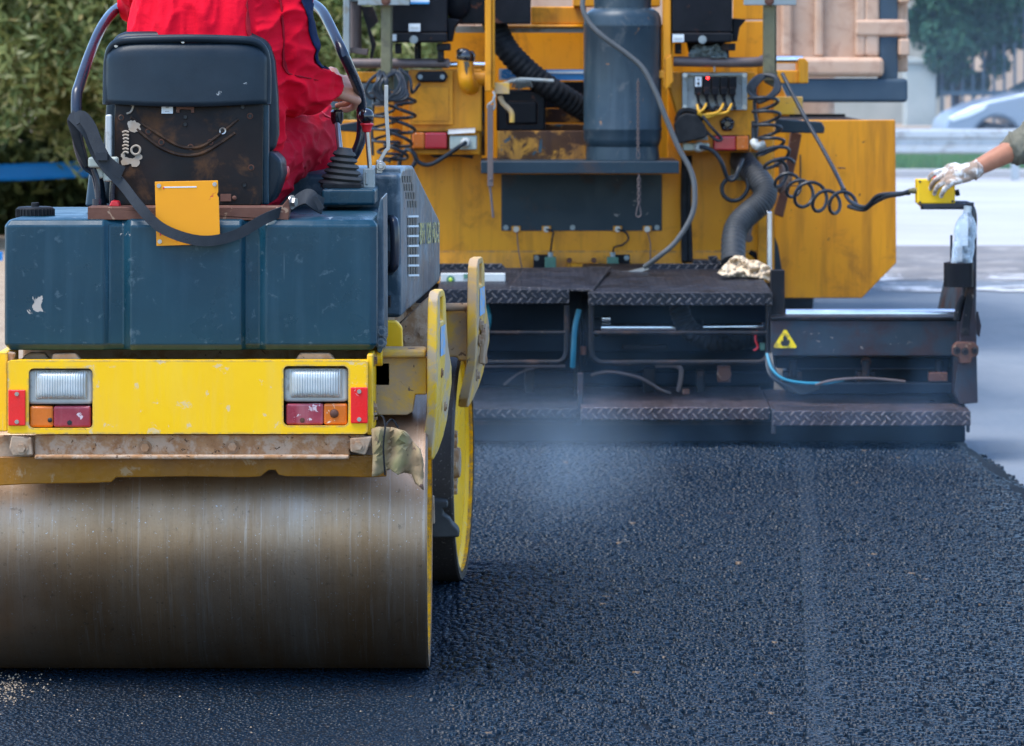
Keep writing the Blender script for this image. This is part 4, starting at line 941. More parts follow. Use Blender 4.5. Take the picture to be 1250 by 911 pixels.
m = MB(); m.cyl(W(872, 78, 16.84), W(872, 88, 16.84), .004); part('pin', 'zinc', m)
m = MB(); m.pb(935, 86, 978, 102, 16.88, .16); m.pp([(975, 71), (982, 71), (987, 76), (987, 102), (975, 102)], 16.84, .2); part('end_bracket', 'paver_yellow', m, bevel=.006)
m = MB(); m.pp([(925, 78), (945, 84), (965, 128), (964, 142), (945, 142), (938, 345), (925, 345)], 17.12, .04); part('frame_plate', 'paver_yellow', m, bevel=.006)
m = MB(); m.pb(944, 118, 980, 140, 17.1, .03); part('gusset', 'dusty_yellow', m, bevel=.004)
# posts and consoles
for x0, x1, y1, px0, px1, cx0, cx1 in ((465, 477, 100, 437, 500, 478, 546), (932, 946, 99, 908, 972, 820, 894)):
    m = MB(); m.pb(x0, -60, x1, y1, 16.70, .05); m.pb(x1, -60, x1+2, y1+8, 16.75, .03); m.pp([(x0, y1-12), (x1+3, y1-12), (x1+3, y1+10), (x0+2, y1+2)], 16.72, .06)
    part('post', 'khaki', m, bevel=.005)
    m = MB(); m.pb(px0, -8, px1, 6.5, 16.66, .03); pt = part('top_plate', 'zinc', m, bevel=.003)
    m = MB(); m.hexbolt(W((x0+x1)/2, 1, 16.66), (0, -1, 0), .014, .008); part('plate_bolt', 'rust_brown', m, pt)
    m = MB(); m.pb(cx0, -70, cx1, 40, 16.80, .34); m.pb(cx0, 40, cx1, 52, 16.79, .36)
    cs = part('console', 'black_box', m, bevel=.008)
    m = MB(); d = 1 if cx0 < 700 else -1
    e = cx1 if d == 1 else cx0
    m.pp([(cx1, 22), (cx1+17, 24), (cx1+9, 34), (cx1+6, 51), (cx1, 51)], 16.85, .25); part('side_flap', 'black_box', m, cs, bevel=.006)
    m = MB(); q = (506, 34) if d == 1 else (828, 47)
    m.pb(q[0]-7, q[1]-5, q[0]+7, q[1]+4.5, 16.784, .004); lb = part('label_plate', 'label_white', m, cs)
    m = MB(); m.pb(q[0]-5, q[1]-1.2, q[0]+5, q[1]+1.2, 16.781, .004); part('label_line', 'white_plastic', m, cs)
    m = MB(); m.hexbolt(W(505 if d == 1 else 857.5, 48.5, 16.79), (0, -1, 0), .012, .006); part('console_bolt', 'zinc', m, cs)
    m = MB(); m.item(); m.cyl(W((cx0+cx1)/2-2, 52, 16.95), W((cx0+cx1)/2-2, 76, 16.95), .015); m.item(); m.pb(cx1-13, 53, cx1+4, 62, 16.85, .1); m.pb(cx1-12, 60, cx1-4, 76, 16.87, .05); m.item(); m.pb(cx0+4, 53, cx0+12, 66, 16.87, .06)
    part('console_mount', 'dark_steel', m, cs, bevel=.004)
m = MB(); m.pb(478, 42, 484, 50, 16.785, .004); part('label_plate', 'label_white', m)
m = MB(); m.pb(501, -3, 524, 5, 16.79, .005); stk = part('sticker', 'label_white', m)
m = MB(); m.pb(501, 2.5, 524, 5, 16.786, .004); part('sticker_band', 'sticker_blue', m, stk)
m = MB(); m.pb(548, -60, 648, 29, 17.0, .35); m.ball(W(558, 4, 16.98), .06, (1, .5, 1.2)); part('engine_housing', 'black_box', m, bevel=.02, seg=3)
m = MB(); m.item(); m.pb(700, -10, 806, 8, 17.3, .3); m.item(); m.pb(818, 26, 940, 92, 17.35, .03); m.item(); m.pb(895, -40, 935, 24, 17.35, .03); part('upper_panel', 'paver_yellow', m, bevel=.005)
m = MB(); m.pp([(838, 52), (885, 52), (882, 70), (842, 70)], 16.98, .02); part('wire_tangle', 'rubber', m)
# left-hand frame work beyond the operator's rail
m = MB(); m.pb(419, -60, 427, 66, 16.9, .05); m.pb(425, -60, 441, 2, 16.95, .04); part('frame_post', 'zinc', m, bevel=.004)
m = MB(); m.cyl(W(434, 2, 17.0), W(434, 60, 17.0), .026); m.pp([(424, 58), (450, 60), (448, 68), (424, 64)], 16.95, .08); part('ram', 'brown_tube', m, bevel=.004)
m = MB(); m.pp([(440, 8), (455, 8), (462, 26), (452, 36), (459, 54), (455, 70), (451, 76), (453, 56), (447, 30)], 17.0, .05); part('chain_guard', 'dark_steel', m)
m = MB(); m.pb(430, 88, 470, 100, 17.05, .05); m.pb(455, 130, 480, 200, 17.1, .05); part('left_bracket', 'paver_yellow', m, bevel=.004)
m = MB(); m.pb(404, 102, 466, 131, 17.4, .02); part('glass_pane', 'hood_blue', m)
# hopper side panels, both sides
o = [(946, 147), (1093, 146.5), (1094, 321), (1052, 364), (946, 364)]
m = MB(); m.pp(o, 17.75, .05); sp = part('side_panel', 'paver_yellow', m, bevel=.004)
m = MB(); m.prism([W(a_, b_+7, 17.80) for a_, b_ in o[:2]]+[W(a_, b_, 17.80) for a_, b_ in o[2:]], V(0, 2.6, 0)); part('hopper', 'dark_steel', m)
cxm = 2*W(707, 0, 17.75).x
m = MB(); m.pp(o, 17.75, .05); m.xf(Matrix.Translation((cxm, 0, 0)) @ Matrix.Diagonal((-1, 1, 1, 1))); part('side_panel', 'paver_yellow', m, bevel=.004)
m = MB(); m.tube([W(977, 189, 17.74), W(977, 222, 17.74), W(976, 226, 17.74)], .004, 6); m.tube([W(962, 227, 17.74), W(978, 227, 17.74)], .003, 6); m.tube([W(1023, 205, 17.74), W(1032, 205.5, 17.74)], .003, 6); part('scratch', 'black_paint', m, sp)
m = MB(); m.pp([(966, 160), (979, 164), (974, 190), (956, 266), (945, 262), (958, 215)], 17.55, .06); part('brace', 'rust_brown', m, bevel=.006)
m = MB(); m.pp([(947, 145), (1003, 149), (1007, 156), (1006, 163), (947, 162)], 17.45, .06); part('bracket_arm', 'paver_blue', m, bevel=.006)
m = MB(); m.pp([(415, 152), (440, 148), (440, 162), (413, 160)], 17.45, .06); part('bracket_arm', 'paver_blue', m, bevel=.006)
m = MB(); m.pp([(946, 290), (950, 300), (958, 352), (946, 352)], 17.6, .03); part('dark_gusset', 'paver_blue', m)
m = MB(); m.tube([W(948, 200, 17.5), W(955, 202, 17.48), W(955, 225, 17.48), W(951, 232, 17.5)], .018, 10); part('pipe', 'brown_tube', m)
# hopper body and tracks, hidden behind the plate
m = MB(); m.bx(-.55, 1.1, 17.3, 17.7, .30, .75); m.bx(-.4, .95, 17.8, 20.0, .5, 1.25); part('chassis', 'dark_steel', m, bevel=.03)
for x in (-.72, .96):
    m = MB(); m.tube([(x, 17.9, .17), (x, 19.8, .17), (x, 20.0, .32), (x, 19.8, .48), (x, 17.9, .48), (x, 17.7, .32)], .13, 10, 4, closed=True); part('track', 'rubber', m)

# ------------- screed
YS_ = 15.72
def tread_strip(x0, x1, yt, yb, Y, back, th=.012, mat='tread', slope=0):
    a, b = W(x0, yt, Y), W(x1, yb, Y)
    m = MB(); m.prism([V(a.x, Y, b.z), V(a.x, Y, a.z), V(a.x, Y+back, a.z+slope), V(a.x, Y+back, a.z+slope-th), V(a.x, Y+th, a.z-th), V(a.x, Y+th, b.z)], V(b.x-a.x, 0, 0)); return m
wk = part('walkway_plate', 'tread', tread_strip(718, 943, 357, 373, YS_, 1.25, slope=.05), bevel=.004)
part('walkway_plate', 'tread', tread_strip(535, 695, 353, 371, YS_, .85, slope=.04), bevel=.004)
m = MB(); a = W(640, 349, 15.9); m.prism([W(622, 352, 15.75)+V(0, 0, .006), W(724, 355, 15.75)+V(0, 0, .006), W(746, 331, 16.6)+V(0, 0, .02), W(640, 333, 16.5)+V(0, 0, .02)], V(0, 0, -.01)); part('loose_plate', 'tread', m, bevel=.002)
m = MB(); m.pp([(535, 322), (612, 322), (624, 334), (624, 338), (535, 338)], 16.5, .02); m.pp([(640, 333), (768, 331), (768, 337), (640, 338)], 16.6, .02); part('kick_plate', 'tread', m)
m = MB(); m.pp([(777, 336), (795, 322), (884, 322), (884, 338), (777, 338)], 16.72, .02); m.pb(846, 318, 880, 323, 16.76, .12); m.pb(865, 313, 876, 319, 16.76, .05); part('kick_plate', 'tread', m, bevel=.003)
m = MB(); m.pp([(768, 331), (790, 326), (792, 329), (770, 336)], 16.6, .03); part('metal_strip', 'bare_steel', m)
# guard frames
def guard(x0, x1, rc):
    P = [W(x1, 373, YS_+.02)] + [W(x1, 444-rc-6, YS_+.02)]
    for k in range(1, 6):
        a = R(90*k/6); P.append(W(x1-rc+rc*math.cos(a), 443-rc+rc*math.sin(a), YS_+.02))
    for k in range(0, 6):
        a = R(90+90*k/6); P.append(W(x0+rc+rc*math.cos(a), 443-rc+rc*math.sin(a), YS_+.02))
    P += [W(x0, 443-rc-6, YS_+.02), W(x0, 373, YS_+.02)]
    m = MB(); m.tube(P, .0115, 10, 1); m.cyl(W(x0, 406.5, YS_+.02), W(x1, 406.5, YS_+.02), .009)
    part('guard_frame', 'dark_steel', m)
guard(722, 938, 14); guard(545, 692, 14)
# interior
m = MB(); m.bx(-.35, W(945, 0, 16.4).x, 16.42, 16.46, .06, .58); m.bx(-.35, W(945, 0, 15.9).x, 15.95, 16.42, .04, .10); part('screed_body', 'truck_dark', m)
m = MB(); m.pb(590, 408, 940, 430, 16.25, .10); m.pb(590, 455, 940, 470, 16.2, .1); part('beam', 'truck_dark', m, bevel=.006)
m = MB(); m.cyl(W(732, 400, 16.05), W(832, 400, 16.05), .020); m.cyl(W(855, 399.5, 16.05), W(932, 398.5, 16.05), .014); m.cyl(W(735, 389, 16.05), W(745, 389, 16.05), .012); part('ram', 'chrome', m)
m = MB(); m.item(); m.cyl(W(715, 399, 16.05), W(734, 399, 16.05), .04); m.item(); m.cyl(W(826, 400, 16.05), W(858, 400, 16.05), .03); m.item(); m.pb(760, 421, 815, 427, 16.22, .02); part('ram_housing', 'dark_steel', m, bevel=.004)
m = MB(); m.tube([W(828, 372, 15.95), W(834, 392, 15.95), W(848, 408, 15.95), W(875, 417, 15.98), W(910, 414, 16.05), W(935, 405, 16.1)], lambda t: .042+.0025*math.sin(t*138), 14, 26); part('corrugated_hose', 'rubber', m, ang=80)
m = MB()
for k, (x, yb) in enumerate(((704, 482), (708, 470), (713, 430), (716, 445))): m.tube([W(712+k*2, 362, 15.95), W(x, 390, 15.85), W(x-1+k, 420, 15.85), W(x-2, yb, 15.9)], .008, 8)
part('cable', 'rubber', m)
m = MB(); m.tube([W(707, 378, 15.84), W(702, 400, 15.83), W(700, 430, 15.83), W(699, 448, 15.85)], .011, 8); m.tube([W(592, 370, 15.9), W(596, 388, 15.88), W(594, 402, 15.9)], .014, 8); part('hose', 'teal_hose', m)
m = MB(); m.item(); m.cyl(W(712, 423, 15.84), W(712, 433, 15.84), .012); m.item(); m.cyl(W(719, 392, 15.9), W(719, 400, 15.9), .018); part('fitting', 'rust_brown', m)
m = MB(); m.pb(705, 456, 712, 516, 15.66, .05); m.pb(693, 505, 720, 513, 15.64, .05); m.pb(703, 513, 711, 519, 15.64, .03); jn = part('hinge_bracket', 'screed_steel', m, bevel=.004)
m = MB(); m.hexbolt(W(697, 508, 15.64), (0, -1, 0), .010, .012); m.hexbolt(W(716, 508, 15.64), (0, -1, 0), .010, .012); part('bolt', 'dark_steel', m, jn)
m = MB(); m.tube([W(722, 458, 15.95), W(745, 454, 15.9), W(780, 461, 15.88), W(805, 475, 15.9), W(818, 480, 15.92)], .007, 8); m.tube([W(800, 446, 15.95), W(830, 449, 15.95), W(828, 478, 15.95)], .010, 8); m.tube([W(615, 470, 15.9), W(635, 455, 15.95), W(660, 447, 16.0)], .005, 8); m.tube([W(590, 447, 15.9), W(690, 447, 15.9)], .006, 8); part('cable', 'brown_tube', m)
m = MB(); m.item(); m.pb(876, 447, 892, 467, 15.95, .04); m.item(); m.cyl(W(884, 457, 15.96), W(884, 457, 15.90), .03); m.item(); m.pb(833, 475, 842, 482, 15.9, .04); part('junction_box', 'rust_brown', m, bevel=.004)
m = MB(); m.item(); m.pb(785, 450, 800, 480, 16.0, .05); m.item(); m.pb(850, 452, 860, 480, 16.0, .05); m.item(); m.pb(640, 450, 652, 480, 16.0, .05); part('bracket', 'dark_steel', m, bevel=.006)
m = MB(); m.pb(928, 419, 934, 428, 15.8, .04); part('connector', 'green_sensor', m, bevel=.003)
m = MB(); m.tube([W(924, 404, 15.82), W(922, 414, 15.8), W(925, 424, 15.8), W(920, 428, 15.8)], .005, 6); part('cable', 'red_plastic', m)
# lower steps and the plates below
YL = 15.55
part('footboard', 'tread', tread_strip(575, 706, 499, 510, YL, .62, slope=.03), bevel=.004)
part('footboard', 'tread_brown', tread_strip(709, 940, 497.5, 513, YL, .62, slope=.03), bevel=.004)
part('footboard', 'tread_brown', tread_strip(943, 1185, 502, 520, YL-.08, .66, slope=.03), bevel=.004)
m = MB(); m.item(); m.pb(942, 500, 947, 530, YL-.05, .02); m.item(); m.pb(1180, 505, 1184, 528, YL-.05, .02); part('footboard_bracket', 'screed_steel', m, bevel=.002)
m = MB(); a, b = W(560, 0, 15.72), W(1178, 0, 15.72); m.bx(a.x, b.x, 15.70, 16.4, .012, .16); part('screed_plate', 'truck_dark', m, bevel=.01)
m = MB(); m.bx(a.x, b.x, 15.68, 15.70, .085, .10); part('plate_ledge', 'dark_steel', m)
# extension
YX = 15.70
m = MB(); m.pb(941, 391, 1174, 435, YX, .30); ex = part('extension_beam', 'screed_steel', m, bevel=.006)
m = MB(); m.pb(941, 387, 1172, 391, YX-.01, .25); m.pb(941, 330, 958, 391, YX+.1, .06); part('beam_flange', 'dark_steel', m, ex, bevel=.003)
m = MB(); m.cyl(W(959, 383, 15.86), W(1174, 383, 15.86), .019); part('guide_rod', 'chrome', m)
m = MB(); m.pb(948, 437, 1168, 450, YX+.12, .2); m.pb(960, 450, 1165, 486, YX+.35, .05); m.pp([(990, 468), (1162, 468), (1162, 480), (980, 482)], YX-.02, .06); part('extension_body', 'truck_dark', m, bevel=.004)
m = MB()
for x in (968, 1057, 1146): m.item(); m.cyl(W(x, 440, YX+.04), W(x, 460, YX+.04), .016); m.pb(x-11, 454, x+11, 470, YX+.05, .08)
part('adjuster', 'dark_steel', m, bevel=.004)
m = MB(); m.item(); m.pb(1134, 455, 1157, 466, YX, .05); m.hexbolt(W(1057, 442, YX+.1), (0, -1, 0), .014, .01); part('clamp', 'rust_brown', m, bevel=.004)
m = MB(); m.pp([(972, 403), (958.5, 402), (944.5, 424), (946, 425), (971, 425), (972.5, 423.5)], YX-.006, .004)
m = MB(); m.pp([(957, 403), (960, 403), (972.5, 423), (971.5, 425), (945.5, 425), (944.5, 423)], YX-.006, .005); wn = part('warning_sign', 'warn_yellow', m)
m = MB(); m.pp([(958, 409), (961, 413), (961, 416), (964, 415), (964, 419), (962, 422.5), (955, 422.5), (953, 419), (954, 415), (956, 417), (956, 412)], YX-.009, .004); part('flame_symbol', 'black_paint', m, wn)
m = MB()
for k in range(5): m.tube([W(936+k*1.5, 432, 15.64), W(937+k*2, 450, 15.6), W(944+k*3, 462+k*2.5, 15.57), W(962+k*3, 470+k*2.5, 15.56), W(985, 471+k*2, 15.58), W(1000, 470+k, 15.6)], .007, 8)
cbx = part('cable_bundle', 'cable', m)
m = MB(); m.tube([W(936, 432, 15.62), W(942, 450, 15.58), W(955, 462, 15.56), W(975, 467, 15.56), W(1005, 468, 15.57), W(1030, 464, 15.6)], .006, 8); part('wire', 'teal_hose', m, cbx)
m = MB(); m.tube([W(995, 470, 15.56), W(1020, 464, 15.58), W(1060, 462, 15.62), W(1105, 466, 15.66)], .0055, 8); part('wire', 'brown_tube', m, cbx)
m = MB()
for q in ((1138, 493), (1160, 494)): m.hexbolt(W(q[0], q[1], 15.75), (0, -.5, 1), .014, .01)
part('bolt', 'dark_steel', m)
# end gate, post, arm and bottle ring
m = MB(); m.pp([(1173, 392), (1180, 360), (1187, 340), (1192, 395), (1193, 460), (1194, 492), (1172, 494), (1165, 480)], 15.58, .85); eg = part('end_gate', 'screed_steel', m, bevel=.006)
m = MB(); m.pp([(1163, 424), (1168, 418), (1190, 418), (1195, 424), (1194, 434), (1187, 437), (1185, 444), (1172, 444), (1170, 437), (1163, 434)], 15.54, .05); eb = part('end_bracket', 'rust_brown', m, bevel=.006)
m = MB()
for q in ((1168, 428), (1178, 429), (1190, 428), (1178, 405)): m.hexbolt(W(*q, 15.54), (0, -1, 0), .010, .01)
part('bolt', 'dark_steel', m, eb)
m = MB(); m.tube([W(1124, 250.5, 15.6), W(1172, 250.5, 15.6), W(1182, 252, 15.6), W(1187, 262, 15.6), W(1187, 290, 15.6), W(1186, 392, 15.6)], .018, 12, 4); ps = part('remote_stand', 'tube_black', m)
m = MB(); m.pp([(1122, 249), (1180, 248), (1176, 254), (1128, 255)], 15.55, .12); m.cyl(W(1183, 247, 15.6), W(1183, 254, 15.6), .02); part('stand_tray', 'tube_black', m, ps, bevel=.003)
m = MB(); m.pb(1175, 300, 1190, 395, 15.66, .015); m.pp([(1186, 392), (1194, 380), (1198, 398), (1196, 412), (1190, 405)], 15.62, .03); m.pb(1160, 287, 1163, 325, 15.62, .01); part('stand_plate', 'screed_steel', m, ps, bevel=.003)
bc = W(1170, 350, 15.52); rb_ = 18*15.52/F
m = MB(); m.lathe([(rb_, 0), (rb_, .096), (rb_-.006, .096), (rb_-.006, .006), (.0005, .006), (.0005, 0)], bc, (0, 0, 1), 40); m.pb(1180, 330, 1190, 346, 15.52, .1); part('bottle_holder', 'black_box', m, ps, bevel=.001)
m = MB(); m.box(W(1181, 375, 15.6), (.03, .06, .22), (0, R(8), 0)); m.tube([W(1168, 392, 15.6), W(1172, 372, 15.6), W(1178, 362, 15.6)], .016); part('stand_foot', 'dark_steel', m, ps, bevel=.004)
# tangle of cable on the left post, coil and lead on the right
def coil(path, rc, turns, rw, n=14, ph=0.0):
    P = catmull(path, 10); L = [0]
    for i in range(1, len(P)): L.append(L[-1]+(P[i]-P[i-1]).length)
    out = []; N = int(turns*n); jr = random.Random(int(turns*100+ph*10)); jit = [jr.uniform(.72, 1.2) for _ in range(40)]
    for k in range(N+1):
        s = L[-1]*k/N; i = next((j for j in range(1, len(L)) if L[j] >= s-1e-9), len(L)-1)
        t = (s-L[i-1])/max(1e-9, L[i]-L[i-1]); p = P[i-1].lerp(P[i], t); d = (P[i]-P[i-1]).normalized()
        up = V(0, -1, 0); u = d.cross(up).normalized(); w = u.cross(d).normalized(); a = 2*math.pi*turns*k/N+ph
        r_ = rc(k/N) if callable(rc) else rc; j_ = turns*k/N; r_ *= jit[int(j_)]*(1-j_ % 1)+jit[int(j_)+1]*(j_ % 1)
        out.append(p+(u*math.cos(a)+w*math.sin(a))*r_)
    return MB().tube(out, rw, 8, 2)
part('coiled_cable', 'cable', coil([W(468, 112, 16.72), W(470, 150, 16.7), W(476, 198, 16.7)], .05, 6, .0065))
part('coiled_cable', 'cable', coil([W(496, 118, 16.75), W(492, 150, 16.75), W(480, 200, 16.72)], .055, 5, .0075, ph=1.3))
m = MB(); rd = random.Random(3)
for k in range(5): m.tube([W(470+rd.uniform(-6, 20), 86, 16.72), W(462+k*3+rd.uniform(-4, 4), 98, 16.66), W(456+k*5, 112+rd.uniform(-4, 4), 16.66), W(468+k*4, 122+rd.uniform(-4, 4), 16.66), W(486+k*3, 108+k*2, 16.66), W(486+rd.uniform(-6, 6), 90, 16.7)], .008, 8, 6, closed=True)
m.tube([W(470, 84, 16.72), W(452, 98, 16.7), W(446, 112, 16.7), W(455, 120, 16.7), W(466, 108, 16.7)], .007, 8); m.tube([W(457, 120, 16.72), W(454, 150, 16.72), W(455, 190, 16.72)], .007, 8)
m.tube([W(487, 84, 16.72), W(500, 95, 16.7), W(503, 113, 16.7), W(512, 103, 16.8)], .007, 8); part('cable_tangle', 'cable', m)
m = MB()
for k in range(4): m.tube([W(930+k*2, 92, 16.68), W(917+k, 100+k*3, 16.66), W(914+k*3, 112+k*2, 16.66), W(928, 122+k, 16.64), W(944+k*2, 112, 16.64), W(946+k, 96, 16.66)], .008, 8, 6, closed=True)
m.tube([W(922, 100, 16.7), W(921, 130, 16.72), W(924, 155, 16.72), W(922, 164, 16.72)], .008, 8); m.cyl(W(921, 148, 16.7), W(921, 174, 16.7), .014); part('cable_tangle', 'cable', m)
m = MB(); m.tube([W(920, 172, 16.7), W(924, 179, 16.68), W(934, 176, 16.68)], .018, 10); part('elbow', 'white_plastic', m)
part('coiled_cable', 'cable', coil([W(932, 118, 16.66), W(937, 150, 16.64), W(942, 180, 16.62), W(952, 205, 16.58)], lambda t: .055+.01*t, 5.5, .0075))
# brown gas lead hanging from above past the bottle
m = MB(); m.tube([W(716, -14, 16.62), W(711, 6, 16.60), W(718, 26, 16.58), W(735, 44, 16.56), W(765, 66, 16.55), W(785, 84, 16.54), W(800, 112, 16.52), W(812, 142, 16.5), W(828, 180, 16.48), W(843, 208, 16.46), W(848, 232, 16.44), W(845, 262, 16.42), W(826, 294, 16.4), W(806, 312, 16.4), W(787, 326, 16.45)], .0115, 10)
m.build('gas_hose', paint('brown_grey_gas_hose', (.085, .085, .082), .5, var=((.05, .055, .055), 12, .6), seed=61), pv)
m = MB()
for k in range(26):
    y = 97+k*3.3
    if y > 183: break
    a, b = W(779, y, 16.64), W(779, y+4, 16.64); o_ = .004
    u = V(o_, 0, 0) if k % 2 else V(0, o_, 0)
    m.tube([a-u, b-u, b+u, a+u], .0022, 5, 3, closed=True)
m.tube([W(779, 183, 16.64), W(777, 190, 16.64), W(779, 194, 16.64), W(781, 190, 16.64)], .002, 6, 4, closed=True)
for k in range(9):
    a, b = W(780, 214+k*4, 16.6), W(780, 219+k*4, 16.6); u = V(.005, 0, 0) if k % 2 else V(0, .005, 0)
    m.tube([a-u, b-u, b+u, a+u], .0024, 5, 3, closed=True)
m.tube([W(779.5, 248, 16.6), W(776.5, 262, 16.6), W(779, 265, 16.6), W(782.5, 262, 16.6), W(780.5, 250, 16.6)], .003, 6, 4, closed=True); part('chain', 'brown_tube', m)

# ================================================================== loose things on the paver
def single(name, label, cat, mat, m, **k): return tag(m.build(name, MT[mat], None, **k), label, cat)
gc = W(760, 197, 16.86); rg = 47.5*16.86/F
gas = thing('gas_cylinder', 'dented blue grey gas cylinder standing on the paver shelf', 'gas cylinder', gc+V(0, 0, .004))
m = MB(); m.lathe([(.0005, .045), (rg*.7, .048), (rg*.93, .065), (rg, .10), (rg, .13), (rg+.003, .135), (rg+.003, .145), (rg, .15), (rg, .575), (rg+.002, .58), (rg+.002, .588), (rg, .595), (rg*.985, .62), (rg*.93, .64), (rg*.80, .658), (.05, .672), (.0005, .674)], gc, (0, 0, 1), 64)
for q in m.v:      # dents
    d = (q-(gc+V(.03, -rg, .42))).length; q += V(0, .012, 0)*max(0, 1-d/.10)**2
    d = (q-(gc+V(-.10, -rg*.7, .50))).length; q += V(.01, .01, 0)*max(0, 1-d/.10)**2
m.build('body', MT['cylinder_blue'], gas, ang=50)
m = MB(); m.lathe([(rg*.93, .0), (rg*.95, .004), (rg*.92, .068), (rg*.90, .068), (rg*.92, .004), (rg*.93, 0)], gc+V(0, 0, .004), (0, 0, 1), 48); m.build('foot_ring', MT['cylinder_blue'], gas)
m = MB(); m.lathe([(.120, .645), (.124, .65), (.124, .76), (.120, .76), (.120, .65), (.120, .645)], gc, (0, 0, 1), 40); m.build('collar', MT['cylinder_blue'], gas)
m = MB(); m.cyl(gc+V(0, 0, .655), gc+V(0, 0, .72), .018); m.cyl(gc+V(-.03, 0, .71), gc+V(.03, 0, .71), .012); m.build('valve', MT['bare_steel'], gas)
# black leather bag hung by the socket
m = MB(); m.ball(W(846, 160, 16.78), .07, (1.05, .7, .95), 24)
for q in m.v:
    z = q.z-W(0, 160, 0).z if False else 0
o = [(826, 172), (823, 152), (829, 142), (838, 138), (850, 140), (860, 152), (865, 164), (862, 168), (830, 176)]
m = MB(); m.prism([W(a, b, 16.76) for a, b in o], V(0, .09, 0))
single('tool_pouch', 'crumpled black rubber pouch hanging under the fuse panel above the grey socket', 'pouch', 'rubber', m, bevel=.02, seg=4)
m = MB(); m.tube([W(826, 148, 16.84), W(832, 136, 16.83), W(846, 136, 16.83), W(858, 146, 16.84)], .012, 8); o_ = m.build('pouch_strap', MT['rubber'], bpy.data.objects['tool_pouch'])
# cloths
def cloth(name, outline, Y, amp, mat, label, seed=0, tilt=0.0, cuts=9):
    bm = bmesh.new(); vs = [bm.verts.new((a, b, 0)) for a, b in outline]; bm.faces.new(vs)
    bmesh.ops.triangulate(bm, faces=bm.faces[:]); bmesh.ops.subdivide_edges(bm, edges=bm.edges[:], cuts=cuts, use_grid_fill=True)
    y1 = max(b for a, b in outline); m = MB(); bm.verts.index_update()
    def f(q):
        r_ = lambda fx, fy, o: max(0, 1-abs(mnoise.noise(V(q.x*fx+q.y*fy*.6+seed*3, q.y*fy-q.x*fx*.45, o)))*2.8)**1.5
        h = .9*r_(.05, .07, 4)+.5*r_(.11, .14, 9)+.6*mnoise.noise(V(q.x*.04, q.y*.06, seed))
        return W(q.x, q.y, Y-amp*h+tilt*(y1-q.y)/20)
    bump = lambda q: V(0, -.012*max(0, 1-3*abs(mnoise.noise(V(q.co.x*.12+q.co.y*.2, q.co.y*.1-q.co.x*.05, seed)))), 0)
    m.add([f(q.co)+bump(q) for q in bm.verts], [tuple(q.index for q in f_.verts) for f_ in bm.faces]); bm.free()
    o = m.build(name, MT[mat], None, solid=.004, ang=180); return tag(o, label, 'rag')
cloth('rag', [(876, 333), (882, 326), (890, 318), (897, 312), (906, 313), (914, 318), (924, 318), (932, 322), (940, 326), (942, 332), (948, 338), (954, 347), (951, 350), (943, 347), (934, 341), (922, 340), (905, 338), (890, 338), (880, 336)], 16.25, .075, 'rag_cream', 'crumpled cream rag lying on the tread plate below the corrugated grey hose', 2, .1)
cloth('rag', [(840, 68), (844, 58), (852, 54), (864, 57), (874, 54), (884, 60), (888, 68), (886, 72), (866, 70), (848, 72)], 16.88, .05, 'rag_grey', 'grey rag stuffed under the black console above the fuse panel', 5)
# spirit level
m = MB(); m.pb(538, 334, 617, 350, 16.02, .04); lv_ = m.build('spirit_level', MT['white_plastic'], None, bevel=.004); tag(lv_, 'white spirit level with green vials lying on the tread plate', 'spirit level')
m = MB(); m.cyl(W(550, 341.5, 16.02)-V(0, .003, 0), W(550, 341.5, 16.02)+V(0, .006, 0), .017); m.pb(566, 334.5, 573, 340, 16.016, .01); v1 = m.build('vial', MT['green_sensor'], lv_)
m = MB(); m.ball(W(550, 341.5, 16.013), .008, (1, .3, 1)); m.build('bubble', plain('lime_bubble', (.45, .60, .05), .3), lv_)
# water bottle
bo = W(1172, 346, 15.52); sc_ = 15.52/F
prof = [(.0005, .004), (9.5, 2), (12, 5), (13, 18), (12, 22), (13.2, 27), (12.4, 32), (13.4, 38), (13.4, 46), (12, 54), (13.6, 58), (13.8, 64), (12.6, 72), (9, 80), (5.5, 84), (4.6, 88)]
bot = thing('water_bottle', 'crumpled clear plastic water bottle in the black ring of the screed stand', 'bottle', bo)
m = MB(); m.lathe([(r_*sc_, z*sc_) for r_, z in prof], bo, (0.10, 0, 1), 40)
for q in m.v:
    h = (q.z-bo.z)/sc_
    w = math.exp(-((h-24)/14)**2); n = mnoise.noise(q*38); q += V(.010*w*n-.004*w, .008*w*mnoise.noise(q*30+V(9, 1, 2)), 0)
m.build('bottle_wall', MT['plastic_clear'], bot, ang=70, solid=.0016)
m = MB(); e = bo+V(.10, 0, 1).normalized()*87*sc_; ax = V(.10, 0, 1).normalized(); m.lathe([(.0005, .026), (.013, .026), (.0155, .023), (.0155, .002), (.0165, 0), (.0005, 0)], e, ax, 24); m.build('cap', MT['white_plastic'], bot)
